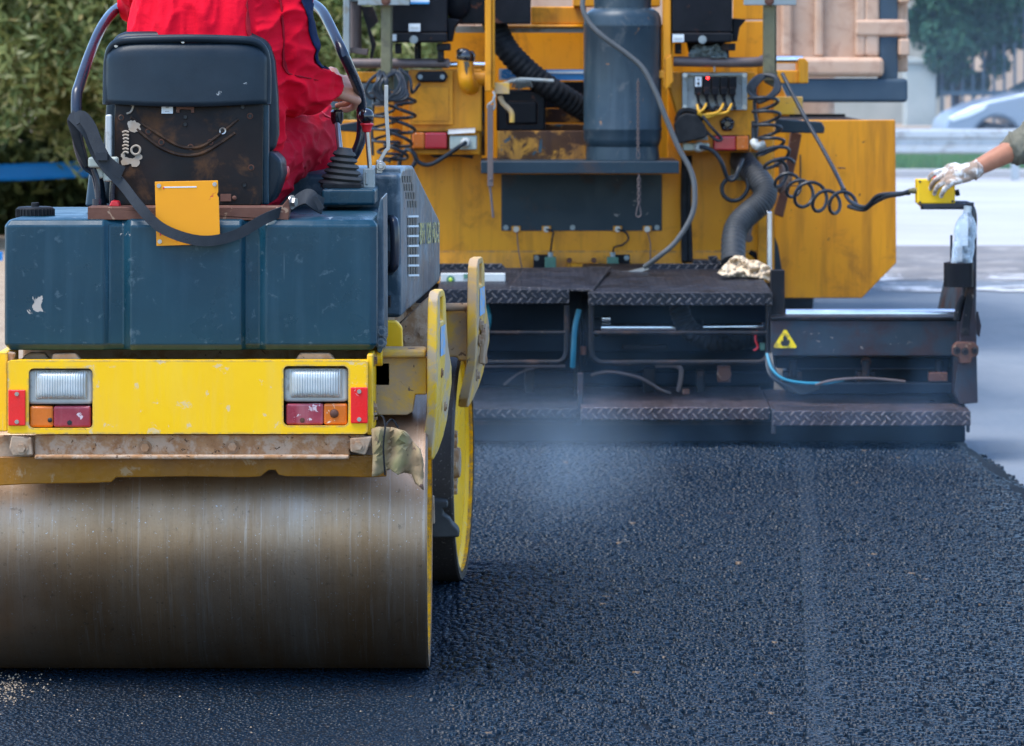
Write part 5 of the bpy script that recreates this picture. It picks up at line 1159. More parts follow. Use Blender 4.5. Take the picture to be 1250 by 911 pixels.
# remote control
rc = thing('remote_control', 'yellow remote control box on its cable, held on the screed stand by a gloved hand', 'remote control', W(1143, 249, 15.62))
m = MB(); m.pb(1120, 219, 1166, 249, 15.56, .10); hs = m.build('housing', MT['remote_yellow'], rc, bevel=.006, seg=3)
m = MB()
for q in ((1123, 222), (1163, 246), (1123, 247)): m.cyl(W(*q, 15.56)-V(0, .001, 0), W(*q, 15.56)+V(0, .002, 0), .005)
m.build('screw_hole', MT['black_paint'], hs)
m = MB(); m.cyl(W(1121, 233, 15.6), W(1113, 233, 15.6), .012); m.cyl(W(1113, 233, 15.6), W(1109, 233, 15.6), .009); m.build('cable_gland', MT['khaki'], rc)
m = MB(); m.cyl(W(1166, 236, 15.62), W(1171, 235, 15.62), .013); m.build('joystick', MT['rubber'], rc)
m = MB(); m.pb(1138, 214, 1146, 219, 15.63, .03); m.build('stop_button', MT['red_plastic'], rc, bevel=.004)
m = coil([W(945, 205, 16.58), W(960, 222, 16.5), W(985, 238, 16.3), W(1010, 246, 16.15), W(1036, 248, 16.02)], lambda t: .062-.015*t, 5.5, .0075, ph=2)
m.tube([W(1036, 252, 16.0), W(1054, 256, 15.92), W(1066, 248, 15.86), W(1082, 240, 15.76), W(1100, 237, 15.65), W(1112, 233, 15.6)], .0095, 10); m.build('coiled_cable', MT['cable'], rc)
m = MB(); m.tube([W(955, 90, 16.66), W(966, 112, 16.6), W(985, 148, 16.5), (W(1005, 183, 16.4)), W(1022, 215, 16.25), W(1030, 232, 16.1), W(1038, 246, 16.0), W(1056, 253, 15.9), W(1070, 240, 15.82), W(1086, 237, 15.74), W(1110, 236, 15.62)], .0085, 10); m.pb(1027, 230, 1033, 236, 16.08, .04); m.build('lead', MT['cable'], rc)
# ================================================================== GROUND
def structure(o): o['kind'] = 'structure'; return o
def sheet(name, x0, x1, y0, y1, z, mat, nx=1, ny=1):
    m = MB(); m.grid(lambda u, v: V(x0+(x1-x0)*u, y0+(y1-y0)*v, z), nx, ny); return structure(m.build(name, MT[mat], None, smooth=False))
sheet('ground', -400, 400, -60, 900, -.062, 'sand')
sheet('old_road', 1.4, 30, -10, 30.5, -.054, 'old_road')
sheet('concrete_apron', -1.5, 60, 30.5, 52.5, -.056, 'concrete')
sheet('dusty_strip', 1.2, 40, 28.2, 33.4, -.050, 'dust_strip')
sheet('lime_strip', 1.2, 14, 26.8, 29.0, -.046, 'lime')
m = MB(); m.bx(-40, 60, 52.5, 52.8, -.062, .05); structure(m.build('kerb', MT['concrete'], None, bevel=.02))
sheet('far_road', -40, 80, 57.6, 64.5, -.05, 'old_road')
sheet('verge_soil', -40, 80, 52.8, 57.6, -.04, 'sand')
# fresh mat: a slab with a ragged tapering edge, loose aggregate on top
m = MB(); ys = np.linspace(-2, 17.0, 160); N = len(ys)
def edge_x(y): return 1.90 - .004*(y-12) + .035*mnoise.noise(V(y*2.3, 0, 0)) + .02*mnoise.noise(V(y*9, 3, 0))
vs = []; fs = []
for y in ys:
    e = edge_x(y); vs += [V(-1.80, y, -.05), V(-1.76, y, 0), V(e-.10, y, 0), V(e-.04, y, -.012), V(e, y, -.052)]
for i in range(N-1):
    for k in range(4): fs.append((i*5+k, i*5+k+1, i*5+6+k, i*5+5+k))
m.add(vs, fs); structure(m.build('fresh_asphalt', MT['asphalt'], None, weld=False))

def aggregate():
    Y0, Y1 = 8.45, 15.74
    n = 390000
    y = Y0 + (Y1-Y0)*rng.random(n)**1.25
    xl = np.maximum(-1.55, (-15-625)*y/F-.25); xr = np.minimum(1.98, (1265-625)*y/F+.35)
    x = -1.75+3.75*rng.random(n)
    ex = 1.90-.004*(y-12)
    pit = np.array([mnoise.noise(V(a*40, b*26, 0)) for a, b in zip(x, y)]); big = np.array([mnoise.noise(V(a*5, b*2.2, 7)) for a, b in zip(x, y)])
    seam0 = .70+(y-8.85)*.07; gap = (x < seam0-.026) & (x > seam0-.048) & (rng.random(n) < .25)
    jit = .035*rng.normal(size=len(x)); rolled0 = ((x < -.215+jit) & (y < 9.9)) | ((x < -.15+jit) & (y < 11.6))
    keep = ((pit > -.12-.16*big) | rolled0 | (np.abs(x-seam0) < .030)) & ~gap & (x > xl) & (x < np.minimum(xr, ex-.005+.03*rng.random(n)))
    x, y, ex, jit = x[keep], y[keep], ex[keep], jit[keep]; n = len(x)
    r = (.0045+.0062*rng.random(n)**1.4)*np.where(y > 12.5, 1.08, 1)
    # rolled strip: flatter and finer
    rolled = ((x < -.215+jit) & (y < 9.9)) | ((x < -.15+jit) & (y < 11.6))
    r = np.where(rolled, r*.75, r)
    hh = r*np.where(rolled, .36, .80)*(.35+.9*rng.random(n)**.8)
    zb = np.where(rolled, -.001, 0) + 0*x
    # coarse waves: clumps of higher and lower texture; seam line left by the screed joint
    wave = np.array([mnoise.noise(V(a*7, b*4.5, 0)) for a, b in zip(x, y)])
    zb = zb+np.where(rolled, 0, .0035*wave)
    seam = .70+(y-8.85)*.07
    ds = np.abs(x-seam); inseam = ds < .028
    hh = np.where(inseam, hh*.8, hh); zb = np.where(inseam, .004, zb)
    # falling edge at the side of the mat
    dro = np.clip((x-(ex-.11))/.10, 0, 1); zb = zb-.045*dro
    ang = rng.random(n)*2*np.pi; ca, sa = np.cos(ang), np.sin(ang); el = .75+.5*rng.random(n)
    base = np.array([[-1, -1], [1, -1], [1, 1], [-1, 1]], float)
    P = np.empty((n, 8, 3))
    for k in range(4):
        for lvl in range(2):
            s = 1.0 if lvl == 0 else .86
            bx = base[k, 0]*s*(.75+.5*rng.random(n))*el + (0 if lvl == 0 else .18*(rng.random(n)-.5)); by = base[k, 1]*s*(.75+.5*rng.random(n))/el
            P[:, k+4*lvl, 0] = x+(bx*ca-by*sa)*r*.8; P[:, k+4*lvl, 1] = y+(bx*sa+by*ca)*r*.8
            P[:, k+4*lvl, 2] = zb+(-.004 if lvl == 0 else hh*(.90+.20*rng.random(n)))
    q = np.array([[4, 5, 6, 7], [0, 1, 5, 4], [1, 2, 6, 5], [2, 3, 7, 6], [3, 0, 4, 7]])
    faces = (np.arange(n)[:, None, None]*8+q[None]).reshape(-1)
    me = bpy.data.meshes.new('asphalt_aggregate'); nf = n*5
    me.vertices.add(n*8); me.vertices.foreach_set('co', P.reshape(-1)); me.loops.add(nf*4); me.loops.foreach_set('vertex_index', faces.astype(np.int32))
    me.polygons.add(nf); me.polygons.foreach_set('loop_start', np.arange(nf, dtype=np.int32)*4); me.polygons.foreach_set('loop_total', np.full(nf, 4, np.int32))
    me.update(calc_edges=True); me.materials.append(MT['stones'])
    o = bpy.data.objects.new('asphalt_aggregate', me); COL.objects.link(o); o['kind'] = 'stuff'; return o
aggregate()
def grit():  # sand-coloured grains, most of them gathered by the drum's left end
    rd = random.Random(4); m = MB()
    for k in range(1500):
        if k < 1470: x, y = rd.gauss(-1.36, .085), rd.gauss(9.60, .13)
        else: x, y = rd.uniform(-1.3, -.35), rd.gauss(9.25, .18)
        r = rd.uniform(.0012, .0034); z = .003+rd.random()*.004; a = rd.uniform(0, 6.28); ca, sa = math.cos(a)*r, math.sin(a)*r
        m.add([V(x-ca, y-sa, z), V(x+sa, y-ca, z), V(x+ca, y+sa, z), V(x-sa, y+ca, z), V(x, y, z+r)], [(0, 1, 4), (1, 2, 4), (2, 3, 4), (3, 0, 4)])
    o = m.build('tan_grit', MT['sand'], None, smooth=False, weld=False); o['kind'] = 'stuff'
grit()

# ================================================================== foliage
def leaf_mesh(name, pts, nrm, ln, wd, mat, parent):
    n = len(pts)
    d = rng.normal(size=(n, 3)); d += nrm*.9; d /= np.linalg.norm(d, axis=1, keepdims=True)
    t = rng.normal(size=(n, 3)); t -= d*np.sum(t*d, 1, keepdims=True); t /= np.linalg.norm(t, axis=1, keepdims=True)
    b = np.cross(d, t); L = (ln*(.6+.8*rng.random(n)))[:, None]; Wd = (wd*(.6+.8*rng.random(n)))[:, None]
    P = np.stack([pts-t*L, pts+b*Wd, pts+t*L, pts-b*Wd], 1).reshape(-1, 3)
    o0 = org(parent) if parent is not None else Vector((0, 0, 0))
    P = P-np.array(o0)
    me = bpy.data.meshes.new(name); me.vertices.add(n*4); me.vertices.foreach_set('co', P.reshape(-1)); me.loops.add(n*4)
    me.loops.foreach_set('vertex_index', np.arange(n*4, dtype=np.int32)); me.polygons.add(n)
    me.polygons.foreach_set('loop_start', np.arange(n, dtype=np.int32)*4); me.polygons.foreach_set('loop_total', np.full(n, 4, np.int32)); me.update(calc_edges=True)
    me.materials.append(MT[mat]); o = bpy.data.objects.new(name, me); COL.objects.link(o)
    if parent is not None: o.parent = parent
    return o
def tree(x, y, h, cz, rx, rz, label, mat, n, ln, wd, group, seed, trunk=.09, twigs=26):
    rd = random.Random(seed)
    root = thing('tree', label, 'tree', (x, y, -.06), group)
    m = MB(); top = V(x+rd.uniform(-.2, .2), y, cz+rz*.4)
    m.tube([(x, y, -.08), (x+rd.uniform(-.1, .1), y, cz*.5), top], lambda t: trunk*(1-.6*t), 10)
    tips = []
    for k in range(twigs):
        a = rd.uniform(0, 6.28); e = rd.uniform(-.5, 1.0); rr_ = rd.uniform(.55, .98)
        tip = V(x+math.cos(a)*rx*rr_*math.cos(e*.9), y+math.sin(a)*rx*rr_*math.cos(e*.9), cz+rz*rr_*math.sin(e*1.2)); tips.append(tip)
        s = V(x, y, cz*rd.uniform(.35, .8)); mid = s.lerp(tip, .5)+V(rd.uniform(-.15, .15), rd.uniform(-.15, .15), .1)
        m.tube([s, mid, tip], lambda t: trunk*.35*(1-.8*t)+.004, 6, 4)
    m.build('trunk', MT['bark'], root)
    cl = []
    for k in range(int(twigs*3.2)):          # clumps
        a = rd.uniform(0, 6.28); e = math.asin(rd.uniform(-.95, 1)); q = rd.uniform(.45, 1.0)**.6
        cl.append(np.array([x+math.cos(a)*math.cos(e)*rx*q, y+math.sin(a)*math.cos(e)*rx*q, cz+math.sin(e)*rz*q, rd.uniform(.16, .36)*rx]))
    cl += [np.array([*t_, rx*.25]) for t_ in tips]; cl = np.array(cl)
    i = rng.integers(0, len(cl), n); g = rng.normal(size=(n, 3)); g /= np.linalg.norm(g, axis=1, keepdims=True); rad = rng.random(n)[:, None]**.45
    pts = cl[i, :3]+g*rad*cl[i, 3:4]*np.array([1, 1, .75]); pts[:, 2] -= .10*rad[:, 0]*rx*(rng.random(n)**2)
    keep = pts[:, 2] > .15; leaf_mesh('crown', pts[keep], g[keep]+np.array([0, 0, .4]), ln, wd, mat, root)
    return root
LG = 'olive trees along the roadside behind the roller'
tree(-5.2, 33.5, 5, 2.2, 1.5, 1.75, 'olive tree at the edge of the road work, leftmost behind the blue tape', 'olive_leaf', 52000, .062, .016, LG, 1)
tree(-3.35, 34.2, 5, 2.35, 1.45, 1.85, 'olive tree whose crown shows left of the seat and grab rail', 'olive_leaf', 52000, .062, .016, LG, 2)
tree(-1.75, 35.0, 5, 2.4, 1.35, 1.8, 'olive tree seen between the red jacket and the paver', 'olive_leaf', 46000, .062, .016, LG, 3)
tree(-4.4, 37.5, 6, 2.3, 1.9, 2.2, 'dark bushy tree growing behind the olive trees near the blue tape', 'dark_leaf', 36000, .075, .03, None, 4, .12)
tree(-2.3, 38.0, 6, 2.4, 1.9, 2.3, 'dark bushy tree growing behind the olive trees behind the seat', 'dark_leaf', 36000, .075, .03, None, 5, .12)
tree(-.6, 39.0, 6, 2.5, 1.6, 2.2, 'dark bushy tree growing behind the paver post', 'dark_leaf', 26000, .075, .03, None, 6, .12)
tree(7.55, 66.0, 6, 2.6, 1.05, 1.6, 'green tree in front of the bar fence behind the car', 'green_leaf', 30000, .09, .04, None, 7, .10)
# undergrowth in the dark gap below the crowns
m = MB()
n = 16000; pts = np.stack([-6.5+6.2*rng.random(n), 35.5+2.4*rng.random(n), -.05+.75*rng.random(n)**1.4], 1)
o = leaf_mesh('undergrowth', pts, np.tile([0, 0, .5], (n, 1)), .09, .035, 'dark_leaf', None); o['kind'] = 'stuff'
# grass verge
n = 26000; gx = 4+9*rng.random(n); gy = 52.9+4.6*rng.random(n); L = .08+.17*rng.random(n)
P = np.empty((n, 3, 3)); a = rng.random(n)*6.28; w = .012
P[:, 0] = np.stack([gx-w*np.cos(a), gy-w*np.sin(a), np.full(n, -.045)], 1); P[:, 1] = np.stack([gx+w*np.cos(a), gy+w*np.sin(a), np.full(n, -.045)], 1)
P[:, 2] = np.stack([gx+.05*rng.normal(size=n), gy+.05*rng.normal(size=n), L], 1)
me = bpy.data.meshes.new('grass'); me.vertices.add(n*3); me.vertices.foreach_set('co', P.reshape(-1)); me.loops.add(n*3); me.loops.foreach_set('vertex_index', np.arange(n*3, dtype=np.int32))
me.polygons.add(n); me.polygons.foreach_set('loop_start', np.arange(n, dtype=np.int32)*3); me.polygons.foreach_set('loop_total', np.full(n, 3, np.int32)); me.update(calc_edges=True)
me.materials.append(MT['grass_blade']); o = bpy.data.objects.new('grass', me); COL.objects.link(o); o['kind'] = 'stuff'

# barrier tape strung between two trunks
m = MB(); a, b = V(-5.28, 33.38, W(0, 212, 33.4).z), V(-3.28, 34.02, W(0, 203, 34.0).z)
m.grid(lambda u, v: V(a.x+(b.x-a.x)*u, 33.38+.64*u+.01*math.sin(u*9), a.z+(b.z-a.z)*u-.02*math.sin(u*math.pi)+(v-.5)*.145*(1-.02*math.sin(u*21))), 30, 4)
tp = m.build('barrier_tape', MT['blue_tape'], None, solid=.003); tag(tp, 'wide blue barrier tape stretched in front of the olive tree trunks', 'barrier tape')
m = MB(); q = W(-8, 313, 26); m.bx(q.x-.6, q.x+.06, 26, 26.02, q.z-.03, q.z+.03); m.bx(q.x-.62, q.x-.58, 25.98, 26.04, -.06, q.z+.08)
tag(m.build('marker_board', MT['blue_tape'], None), 'low blue board on a stake beside the roller tank', 'marker board')

# ================================================================== guardrail, wall, fence, building
gr = thing('guardrail', 'galvanised double wave guardrail running beside the grass verge', 'guardrail', (8, 51.2, -.056))
m = MB(); pr = [(0, .30), (.055, .33), (.055, .38), (0, .41), (0, .49), (.055, .52), (.055, .585), (0, .62), (.012, .62), (.067, .59), (.067, .515), (.012, .485), (.012, .415), (.067, .385), (.067, .325), (.012, .30)]
m.prism([V(1.0, 51.2-d, z) for d, z in pr], V(18, 0, 0)); m.build('rail', MT['galv'], gr, ang=25)
for k in range(4):
    m = MB(); x = 2.6+4.0*k; m.bx(x-.05, x+.05, 51.23, 51.33, -.06, .60); m.build('post', MT['galv'], gr, bevel=.005)
m = MB(); m.bx(3, 30, 64.6, 65.0, -.06, .42); lw = m.build('low_wall', MT['beige_wall'], None, bevel=.02); tag(lw, 'low beige wall running under the bar fence behind the car', 'wall')
m = MB(); a, b = W(1106, 78, 65.3), W(1143, 150, 65.3); m.bx(a.x, b.x, 65.3, 65.9, -.06, a.z); m.bx(a.x-.05, b.x+.05, 65.25, 65.95, a.z, a.z+.10)
tag(m.build('gate_pillar', MT['plaster'], None, bevel=.02), 'pale plastered gate pillar at the end of the bar fence', 'pillar')
fn = thing('bar_fence', 'tall blue grey metal bar fence behind the passing car', 'fence', (9.5, 65.5, -.06))
a = W(1146, 0, 65.6).x
m = MB(); m.bx(a, a+9, 65.56, 65.62, .92, 1.0); m.bx(a, a+9, 65.56, 65.62, 2.25, 2.33); m.build('rail', MT['fence'], fn)
for k in range(46):
    m = MB(); x = a+.05+k*.175; m.bx(x-.022, x+.022, 65.58, 65.62, .30, 3.1); m.build('bar', MT['fence'], fn)
m = MB(); q = W(1204, 0, 84).x; m.bx(q, q+14, 84, 92, -.06, 8); bl = thing('building', 'beige rendered building behind the bar fence', 'building', (q+7, 88, -.06)); m.build('wall', MT['beige_wall'], bl)
m = MB(); m.bx(q-.2, q+14.2, 83.8, 92.2, 8, 8.3); m.build('roof', MT['plaster'], bl)
for k in range(3):
    m = MB(); m.bx(q+1.4+k*3.4, q+2.7+k*3.4, 83.95, 84.05, 2.6, 4.2); wd = m.build('window', MT['plaster'], bl, bevel=.01); m = MB(); m.bx(q+1.5+k*3.4, q+2.6+k*3.4, 83.93, 83.96, 2.7, 4.1); m.build('pane', MT['car_glass'], wd)
m = MB(); q0 = W(1130, 0, 95).x; m.bx(q0-14, q0+2, 95, 104, -.06, 5); bl = thing('building', 'pale grey green building far behind the tree and truck', 'building', (q0-6, 99, -.06)); m.build('wall', MT['plaster'], bl)
m = MB(); m.bx(q0-14.2, q0+2.2, 94.8, 104.2, 5, 5.25); m.build('roof', MT['beige_wall'], bl)

# ================================================================== car behind the guardrail
YC = 58.6
car = thing('car', 'silver grey hatchback with a long clear headlight, passing behind the guardrail', 'car', (10.2, YC+.9, -.05))
x0 = W(1152, 0, YC).x
def cx(d): return x0+d
pro = [(.0, .28), (-.02, .45), (.03, .60), (.16, .72), (.42, .84), (.75, .93), (1.05, .99), (1.2, 1.03), (1.85, 1.40), (2.4, 1.49), (3.1, 1.45), (3.75, 1.20), (4.02, .98), (4.1, .60), (4.05, .28)]
def arch(c, r): return [(c+r*math.cos(R(a)), .28+r*math.sin(R(a))) for a in range(0, 181, 15)]
low = [(3.75, .28)] ; low = []
for c in (3.35, .80): low += [(c+.36*math.cos(R(a)), .24+.38*math.sin(R(a))+.04) for a in range(0, 181, 15)]
m = MB(); outl = pro+low
m.prism([V(cx(a), YC, z) for a, z in outl], V(0, 1.7, 0)); m.build('body', MT['car_paint'], car, bevel=.07, seg=4)
m = MB(); m.prism([V(cx(a), YC-.012, z) for a, z in [(1.42, 1.04), (1.95, 1.36), (2.4, 1.42), (3.0, 1.39), (3.45, 1.18), (3.5, 1.04)]], V(0, .02, 0)); m.build('window', MT['car_glass'], car)
m = MB(); m.prism([V(cx(1.18), YC+.12, 1.03), V(cx(1.80), YC+.2, 1.385), V(cx(1.80), YC+1.5, 1.385), V(cx(1.18), YC+1.58, 1.03)], V(-.03, 0, .03)); m.build('windscreen', MT['car_glass'], car)
for yy, s in ((YC-.01, 1), (YC+1.3, 1)):
    m = MB(); m.prism([V(cx(a), yy, z) for a, z in [(.06, .64), (.20, .71), (.48, .82), (.66, .84), (.60, .76), (.38, .66), (.14, .59)]], V(0, .4, 0)); m.build('headlight', MT['car_lamp'], car, bevel=.012)
for c in (.80, 3.35):
    for yy in (YC+.02, YC+1.5):
        m = MB(); m.lathe([(.20, 0), (.29, 0), (.31, .03), (.31, .15), (.29, .18), (.20, .18)], V(cx(c), yy, .262), (0, 1, 0), 32); w_ = m.build('wheel', MT['tyre'], car)
        m = MB(); m.lathe([(.0005, .03), (.06, .02), (.18, .04), (.205, .01), (.205, .16), (.0005, .16)], V(cx(c), yy, .262), (0, 1, 0), 32); m.build('rim', MT['alloy'], w_)
m = MB(); m.bx(cx(.1), cx(3.9), YC+.15, YC+1.55, .18, .35); m.build('underbody', MT['tyre'], car)
m = MB(); m.box(V(cx(1.35), YC-.08, 1.03), (.2, .14, .13)); m.build('mirror', MT['car_paint'], car, bevel=.03)

# ================================================================== dump truck ahead of the paver
YT_ = 21.2
tk = thing('dump_truck', 'dusty peach coloured dump truck backed up to the paver hopper', 'dump truck', (1.0, 23.5, -.05))
xr = W(1109, 0, YT_).x; xl = xr-2.35
def tk_z(y): return W(0, y, YT_).z
m = MB(); m.bx(xl, xr-.03, YT_, YT_+.05, tk_z(72), 2.75); tg = m.build('tailgate', MT['peach_truck'], tk, bevel=.01)
m = MB(); m.bx(xl, xr-.14, YT_-.10, YT_, tk_z(94), tk_z(70)); m.build('lower_rail', MT['peach_truck'], tg, bevel=.03, seg=3)
m = MB()
xs_ = W(1043, 0, YT_).x
m.bx(xs_, xr, YT_-.05, YT_, tk_z(45), tk_z(24)); m.bx(xs_, xs_+.06, YT_-.04, YT_, tk_z(70), 2.7); m.bx(xr-.24, xr-.16, YT_-.04, YT_, tk_z(70), 2.7); m.bx(xs_-.40, xs_-.34, YT_-.05, YT_, tk_z(70), 2.7); m.bx(xs_-.22, xs_-.17, YT_-.05, YT_, tk_z(70), 2.7); m.bx(xl+.05, xs_-.4, YT_-.06, YT_, 2.3, 2.4)
m.build('rib', MT['peach_truck'], tg, bevel=.02, seg=3)
m = MB(); m.bx(xs_+.06, xr-.25, YT_-.02, YT_-.005, tk_z(66), tk_z(48)); m.bx(xs_+.06, xr-.25, YT_-.02, YT_-.005, tk_z(21), tk_z(-5)); m.build('recess', MT['plaster'], tg)
for sx in (xl-.10, xr-.10):
    m = MB(); m.bx(sx, sx+.10, YT_+.02, YT_+4.4, tk_z(88), 2.7); m.build('side_wall', MT['peach_truck'], tk, bevel=.01)
m = MB(); m.item(); m.bx(xr-.16, xr-.06, YT_-.03, YT_+.1, tk_z(97), tk_z(-20)); m.item(); m.bx(xl+.06, xl+.20, YT_-.06, YT_+.1, tk_z(130), tk_z(-20)); m.build('corner_post', MT['truck_bar'], tk, bevel=.01)
m = MB(); m.item(); m.bx(xr-.06, xr-.005, YT_-.12, YT_+.1, tk_z(68), tk_z(48)); m.item(); m.bx(xr-.06, xr-.005, YT_-.12, YT_, tk_z(4), tk_z(-6)); m.build('latch', MT['peach_truck'], tk, bevel=.01)
m = MB(); m.bx(xl+.1, xr-.01, YT_-.07, YT_+.14, tk_z(125), tk_z(96)); m.build('chassis_beam', MT['truck_bar'], tk, bevel=.02)
m = MB(); m.bx(xl+.1, xr-.1, YT_+.05, YT_+4.4, 1.32, 1.42); m.build('bed', MT['truck_dark'], tk)
m = MB(); m.bx(xl+.7, xl+.85, YT_+.2, YT_+7, .85, 1.2); m.bx(xr-.85, xr-.7, YT_+.2, YT_+7, .85, 1.2); m.build('chassis_rail', MT['truck_dark'], tk)
for x in (xl+.30, xr-.88):
    m = MB(); m.bx(x, x+.55, YT_+.15, YT_+.18, .80, 1.25); m.build('mud_flap', MT['rubber'], tk)
    for yy in (YT_+2.7, YT_+4.0, YT_+6.2):
        m = MB(); m.lathe([(.28, 0), (.48, 0), (.51, .05), (.51, .50), (.48, .55), (.28, .55)], V(x, yy, .46), (1, 0, 0), 36); w_ = m.build('wheel', MT['tyre'], tk)
        m = MB(); m.lathe([(.0005, .12), (.1, .08), (.26, .14), (.285, .02), (.285, .5), (.0005, .5)], V(x, yy, .46), (1, 0, 0), 28); m.build('rim', MT['alloy'], w_)
m = MB(); m.prism([V(xl, a, z) for a, z in [(26.0, .6), (26.0, 2.75), (27.6, 2.75), (28.1, 1.9), (28.2, .6)]], V(2.35, 0, 0)); cb_ = m.build('cab', MT['peach_truck'], tk, bevel=.06, seg=3)
m = MB(); m.bx(xr-.005, xr+.012, 26.6, 27.6, 1.7, 2.5); m.build('window', MT['car_glass'], cb_)
m = MB(); m.pp([(1104, 4), (1107, 4), (1107, -10), (1104, -10)], YT_-.1, .03); m.build('hook', MT['roller_yellow'], tk)
# ================================================================== PEOPLE
def capsule(m, a, b, ra, rb, n=18):
    a, b = Vector(a), Vector(b); m.ball(a, ra, n=n); m.ball(b, rb, n=n)
    m.tube([a, b], lambda t: ra+(rb-ra)*t, n, 1)
def chain(m, pts):
    for (a, ra), (b, rb) in zip(pts, pts[1:]): capsule(m, a, b, ra, rb)
_tex = {}
def skin_up(o, voxel, smooth=6, folds=None, mat=None):
    md = o.modifiers.new('Remesh', 'REMESH'); md.mode = 'VOXEL'; md.voxel_size = voxel; md.use_smooth_shade = True
    if smooth:
        md = o.modifiers.new('Smooth', 'SMOOTH'); md.factor = .5; md.iterations = smooth
    dg = bpy.context.evaluated_depsgraph_get(); me = bpy.data.meshes.new_from_object(o.evaluated_get(dg), depsgraph=dg)
    o.modifiers.clear(); o.data = me
    if folds:
        amp, sc, st = folds
        n = len(me.vertices); co = np.empty(n*3); me.vertices.foreach_get('co', co); no = np.empty(n*3); me.vertices.foreach_get('normal', no)
        co = co.reshape(-1, 3); no = no.reshape(-1, 3)
        def fold(p):
            q = st(p) if callable(st) else V(p[0]*st[0], p[1]*st[1], p[2]*st[2])
            a = max(0, 1-abs(mnoise.noise(q*sc+V(3, 0, 0)))*2.6)**1.7; b = max(0, 1-abs(mnoise.noise(q*sc*2.1+V(0, 7, 0)))*2.6)**1.7
            return a+.45*b-.45+.25*mnoise.noise(V(p[0], p[1], p[2])*sc*.7)
        f = np.array([fold(p) for p in co])
        co += no*(f*amp)[:, None]; me.vertices.foreach_set('co', co.reshape(-1)); me.update()
    me.polygons.foreach_set('use_smooth', [True]*len(me.polygons))
    me.materials.clear(); me.materials.append(mat); return o
def head_into(m, c, fwd, s=1.0, neck=None):
    f = Vector(fwd).normalized(); r = f.cross(V(0, 0, 1)).normalized(); u = r.cross(f)
    P = lambda a, b, d: Vector(c)+r*a*s+f*b*s+u*d*s
    m.ball(P(0, -.012, .03), .092*s, (1, 1, 1.05)); m.ball(P(0, .028, -.035), .066*s, (1, 1, 1.15)); m.ball(P(0, .045, -.085), .034*s, (1.2, 1, .8))
    capsule(m, P(0, .092, .012), P(0, .112, -.025), .010*s, .016*s, 10)
    for k in (-1, 1):
        m.ball(P(.082*k, -.01, -.005), .026*s, (.5, .9, 1.25)); m.ball(P(.034*k, .078, -.03), .02*s)
    capsule(m, P(-.022, .09, -.062), P(.022, .09, -.062), .008*s, .008*s, 8)
    if neck is not None: capsule(m, P(0, -.02, -.06), neck, .056*s, .064*s)
    return P
def face_parts(P, s, par):
    for k in (-1, 1):
        e = MB(); e.ball(P(.033*k, .080, .014), .0125*s); ey = e.build('eye', MT['label_white'], par)
        e = MB(); e.ball(P(.033*k, .090, .014), .006*s); e.build('iris', MT['black_gloss'], ey)
    h = MB(); h.ball(P(0, -.022, .05), .094*s, (1.02, 1.0, .95)); h.ball(P(0, -.05, .01), .080*s); ho = h.build('hair', MT['hair'], par); skin_up(ho, .008, 4, (.006, 40, (1, 1, 1)), MT['hair'])
def hand(m, wrist, fwd, up, curl, s=1.0, thumb_side=1, spread=.10):
    # palm plus five fingers, each of three joints closing towards -up
    f = Vector(fwd).normalized(); u = (Vector(up)-f*Vector(up).dot(f)).normalized(); r = f.cross(u)*thumb_side; w = Vector(wrist)
    for k in range(4):
        o = (k-1.5)*.020*s; capsule(m, w+f*.012*s-r*o*.7, w+f*.085*s-r*o, .015*s, .0125*s, 10)
    for k, (ln, dr) in enumerate(((.92, .01), (1.05, .0), (.98, -.004), (.78, -.012))):
        o = (k-1.5)*.0215*s; p = w+f*(.088+dr)*s-r*o; d = (f-r*(k-1.5)*spread).normalized(); a = 0
        for j, (l, rad) in enumerate(((.040, .0105), (.027, .0095), (.021, .0085))):
            a += curl[j]; dd = d*math.cos(a)-u*math.sin(a); q = p+dd*l*ln*s; capsule(m, p, q, rad*s, rad*.93*s, 10); p = q
    p = w+f*.02*s+r*.024*s; d = (f*.55+r*.75-u*.35).normalized()
    for l, rad, t in ((.045, .0135, 0), (.033, .0115, .35), (.026, .0100, .4)):
        d = (d*math.cos(t)-(u*.8+r*.5).normalized()*math.sin(t)).normalized(); q = p+d*l*s; capsule(m, p, q, rad*s, rad*.9*s, 10); p = q

# ---------------- roller operator, seen from behind
op_ = thing('person', 'person in a red work suit driving the roller, hand on its black lever', 'person', (-.78, 10.1, 1.18))
hip = V(-.785, 10.02, 1.28); shR, elR, wrR = V(-.612, 10.06, 1.80), V(-.575, 10.08, 1.495), W(407, 105, 10.20)
shL, elL, wrL = V(-.93, 10.08, 1.82), V(-.965, 10.16, 1.735), V(-.985, 10.30, 1.675)
kR, kL = W(378, 163, 10.44), V(-.99, 10.46, 1.33); aR, aL = V(-.555, 10.52, .97), V(-1.0, 10.55, .97)
hd_c = V(-.775, 10.10, 2.07)
m = MB()
P = head_into(m, hd_c, (.05, 1, -.12), 1.0, V(-.775, 10.06, 1.86))
chain(m, [(hip, .14), (V(-.78, 10.03, 1.5), .125), (V(-.777, 10.05, 1.72), .12), (V(-.775, 10.06, 1.84), .07)])
chain(m, [(V(-.72, 10.05, 1.78), .075), (shR, .062), (elR, .042), (wrR, .028)]); chain(m, [(V(-.84, 10.06, 1.78), .075), (shL, .06), (elL, .042), (wrL, .028)])
chain(m, [(V(-.69, 10.05, 1.27), .10), (kR, .06), (aR, .042), (aR+V(0, .12, -.03), .036)]); chain(m, [(V(-.88, 10.05, 1.27), .10), (kL, .06), (aL, .042), (aL+V(0, .12, -.03), .036)])
hand(m, wrR, (.50, .65, -.12), (.65, -.55, .45), (.85, 1.0, .7), 1.0, -1)
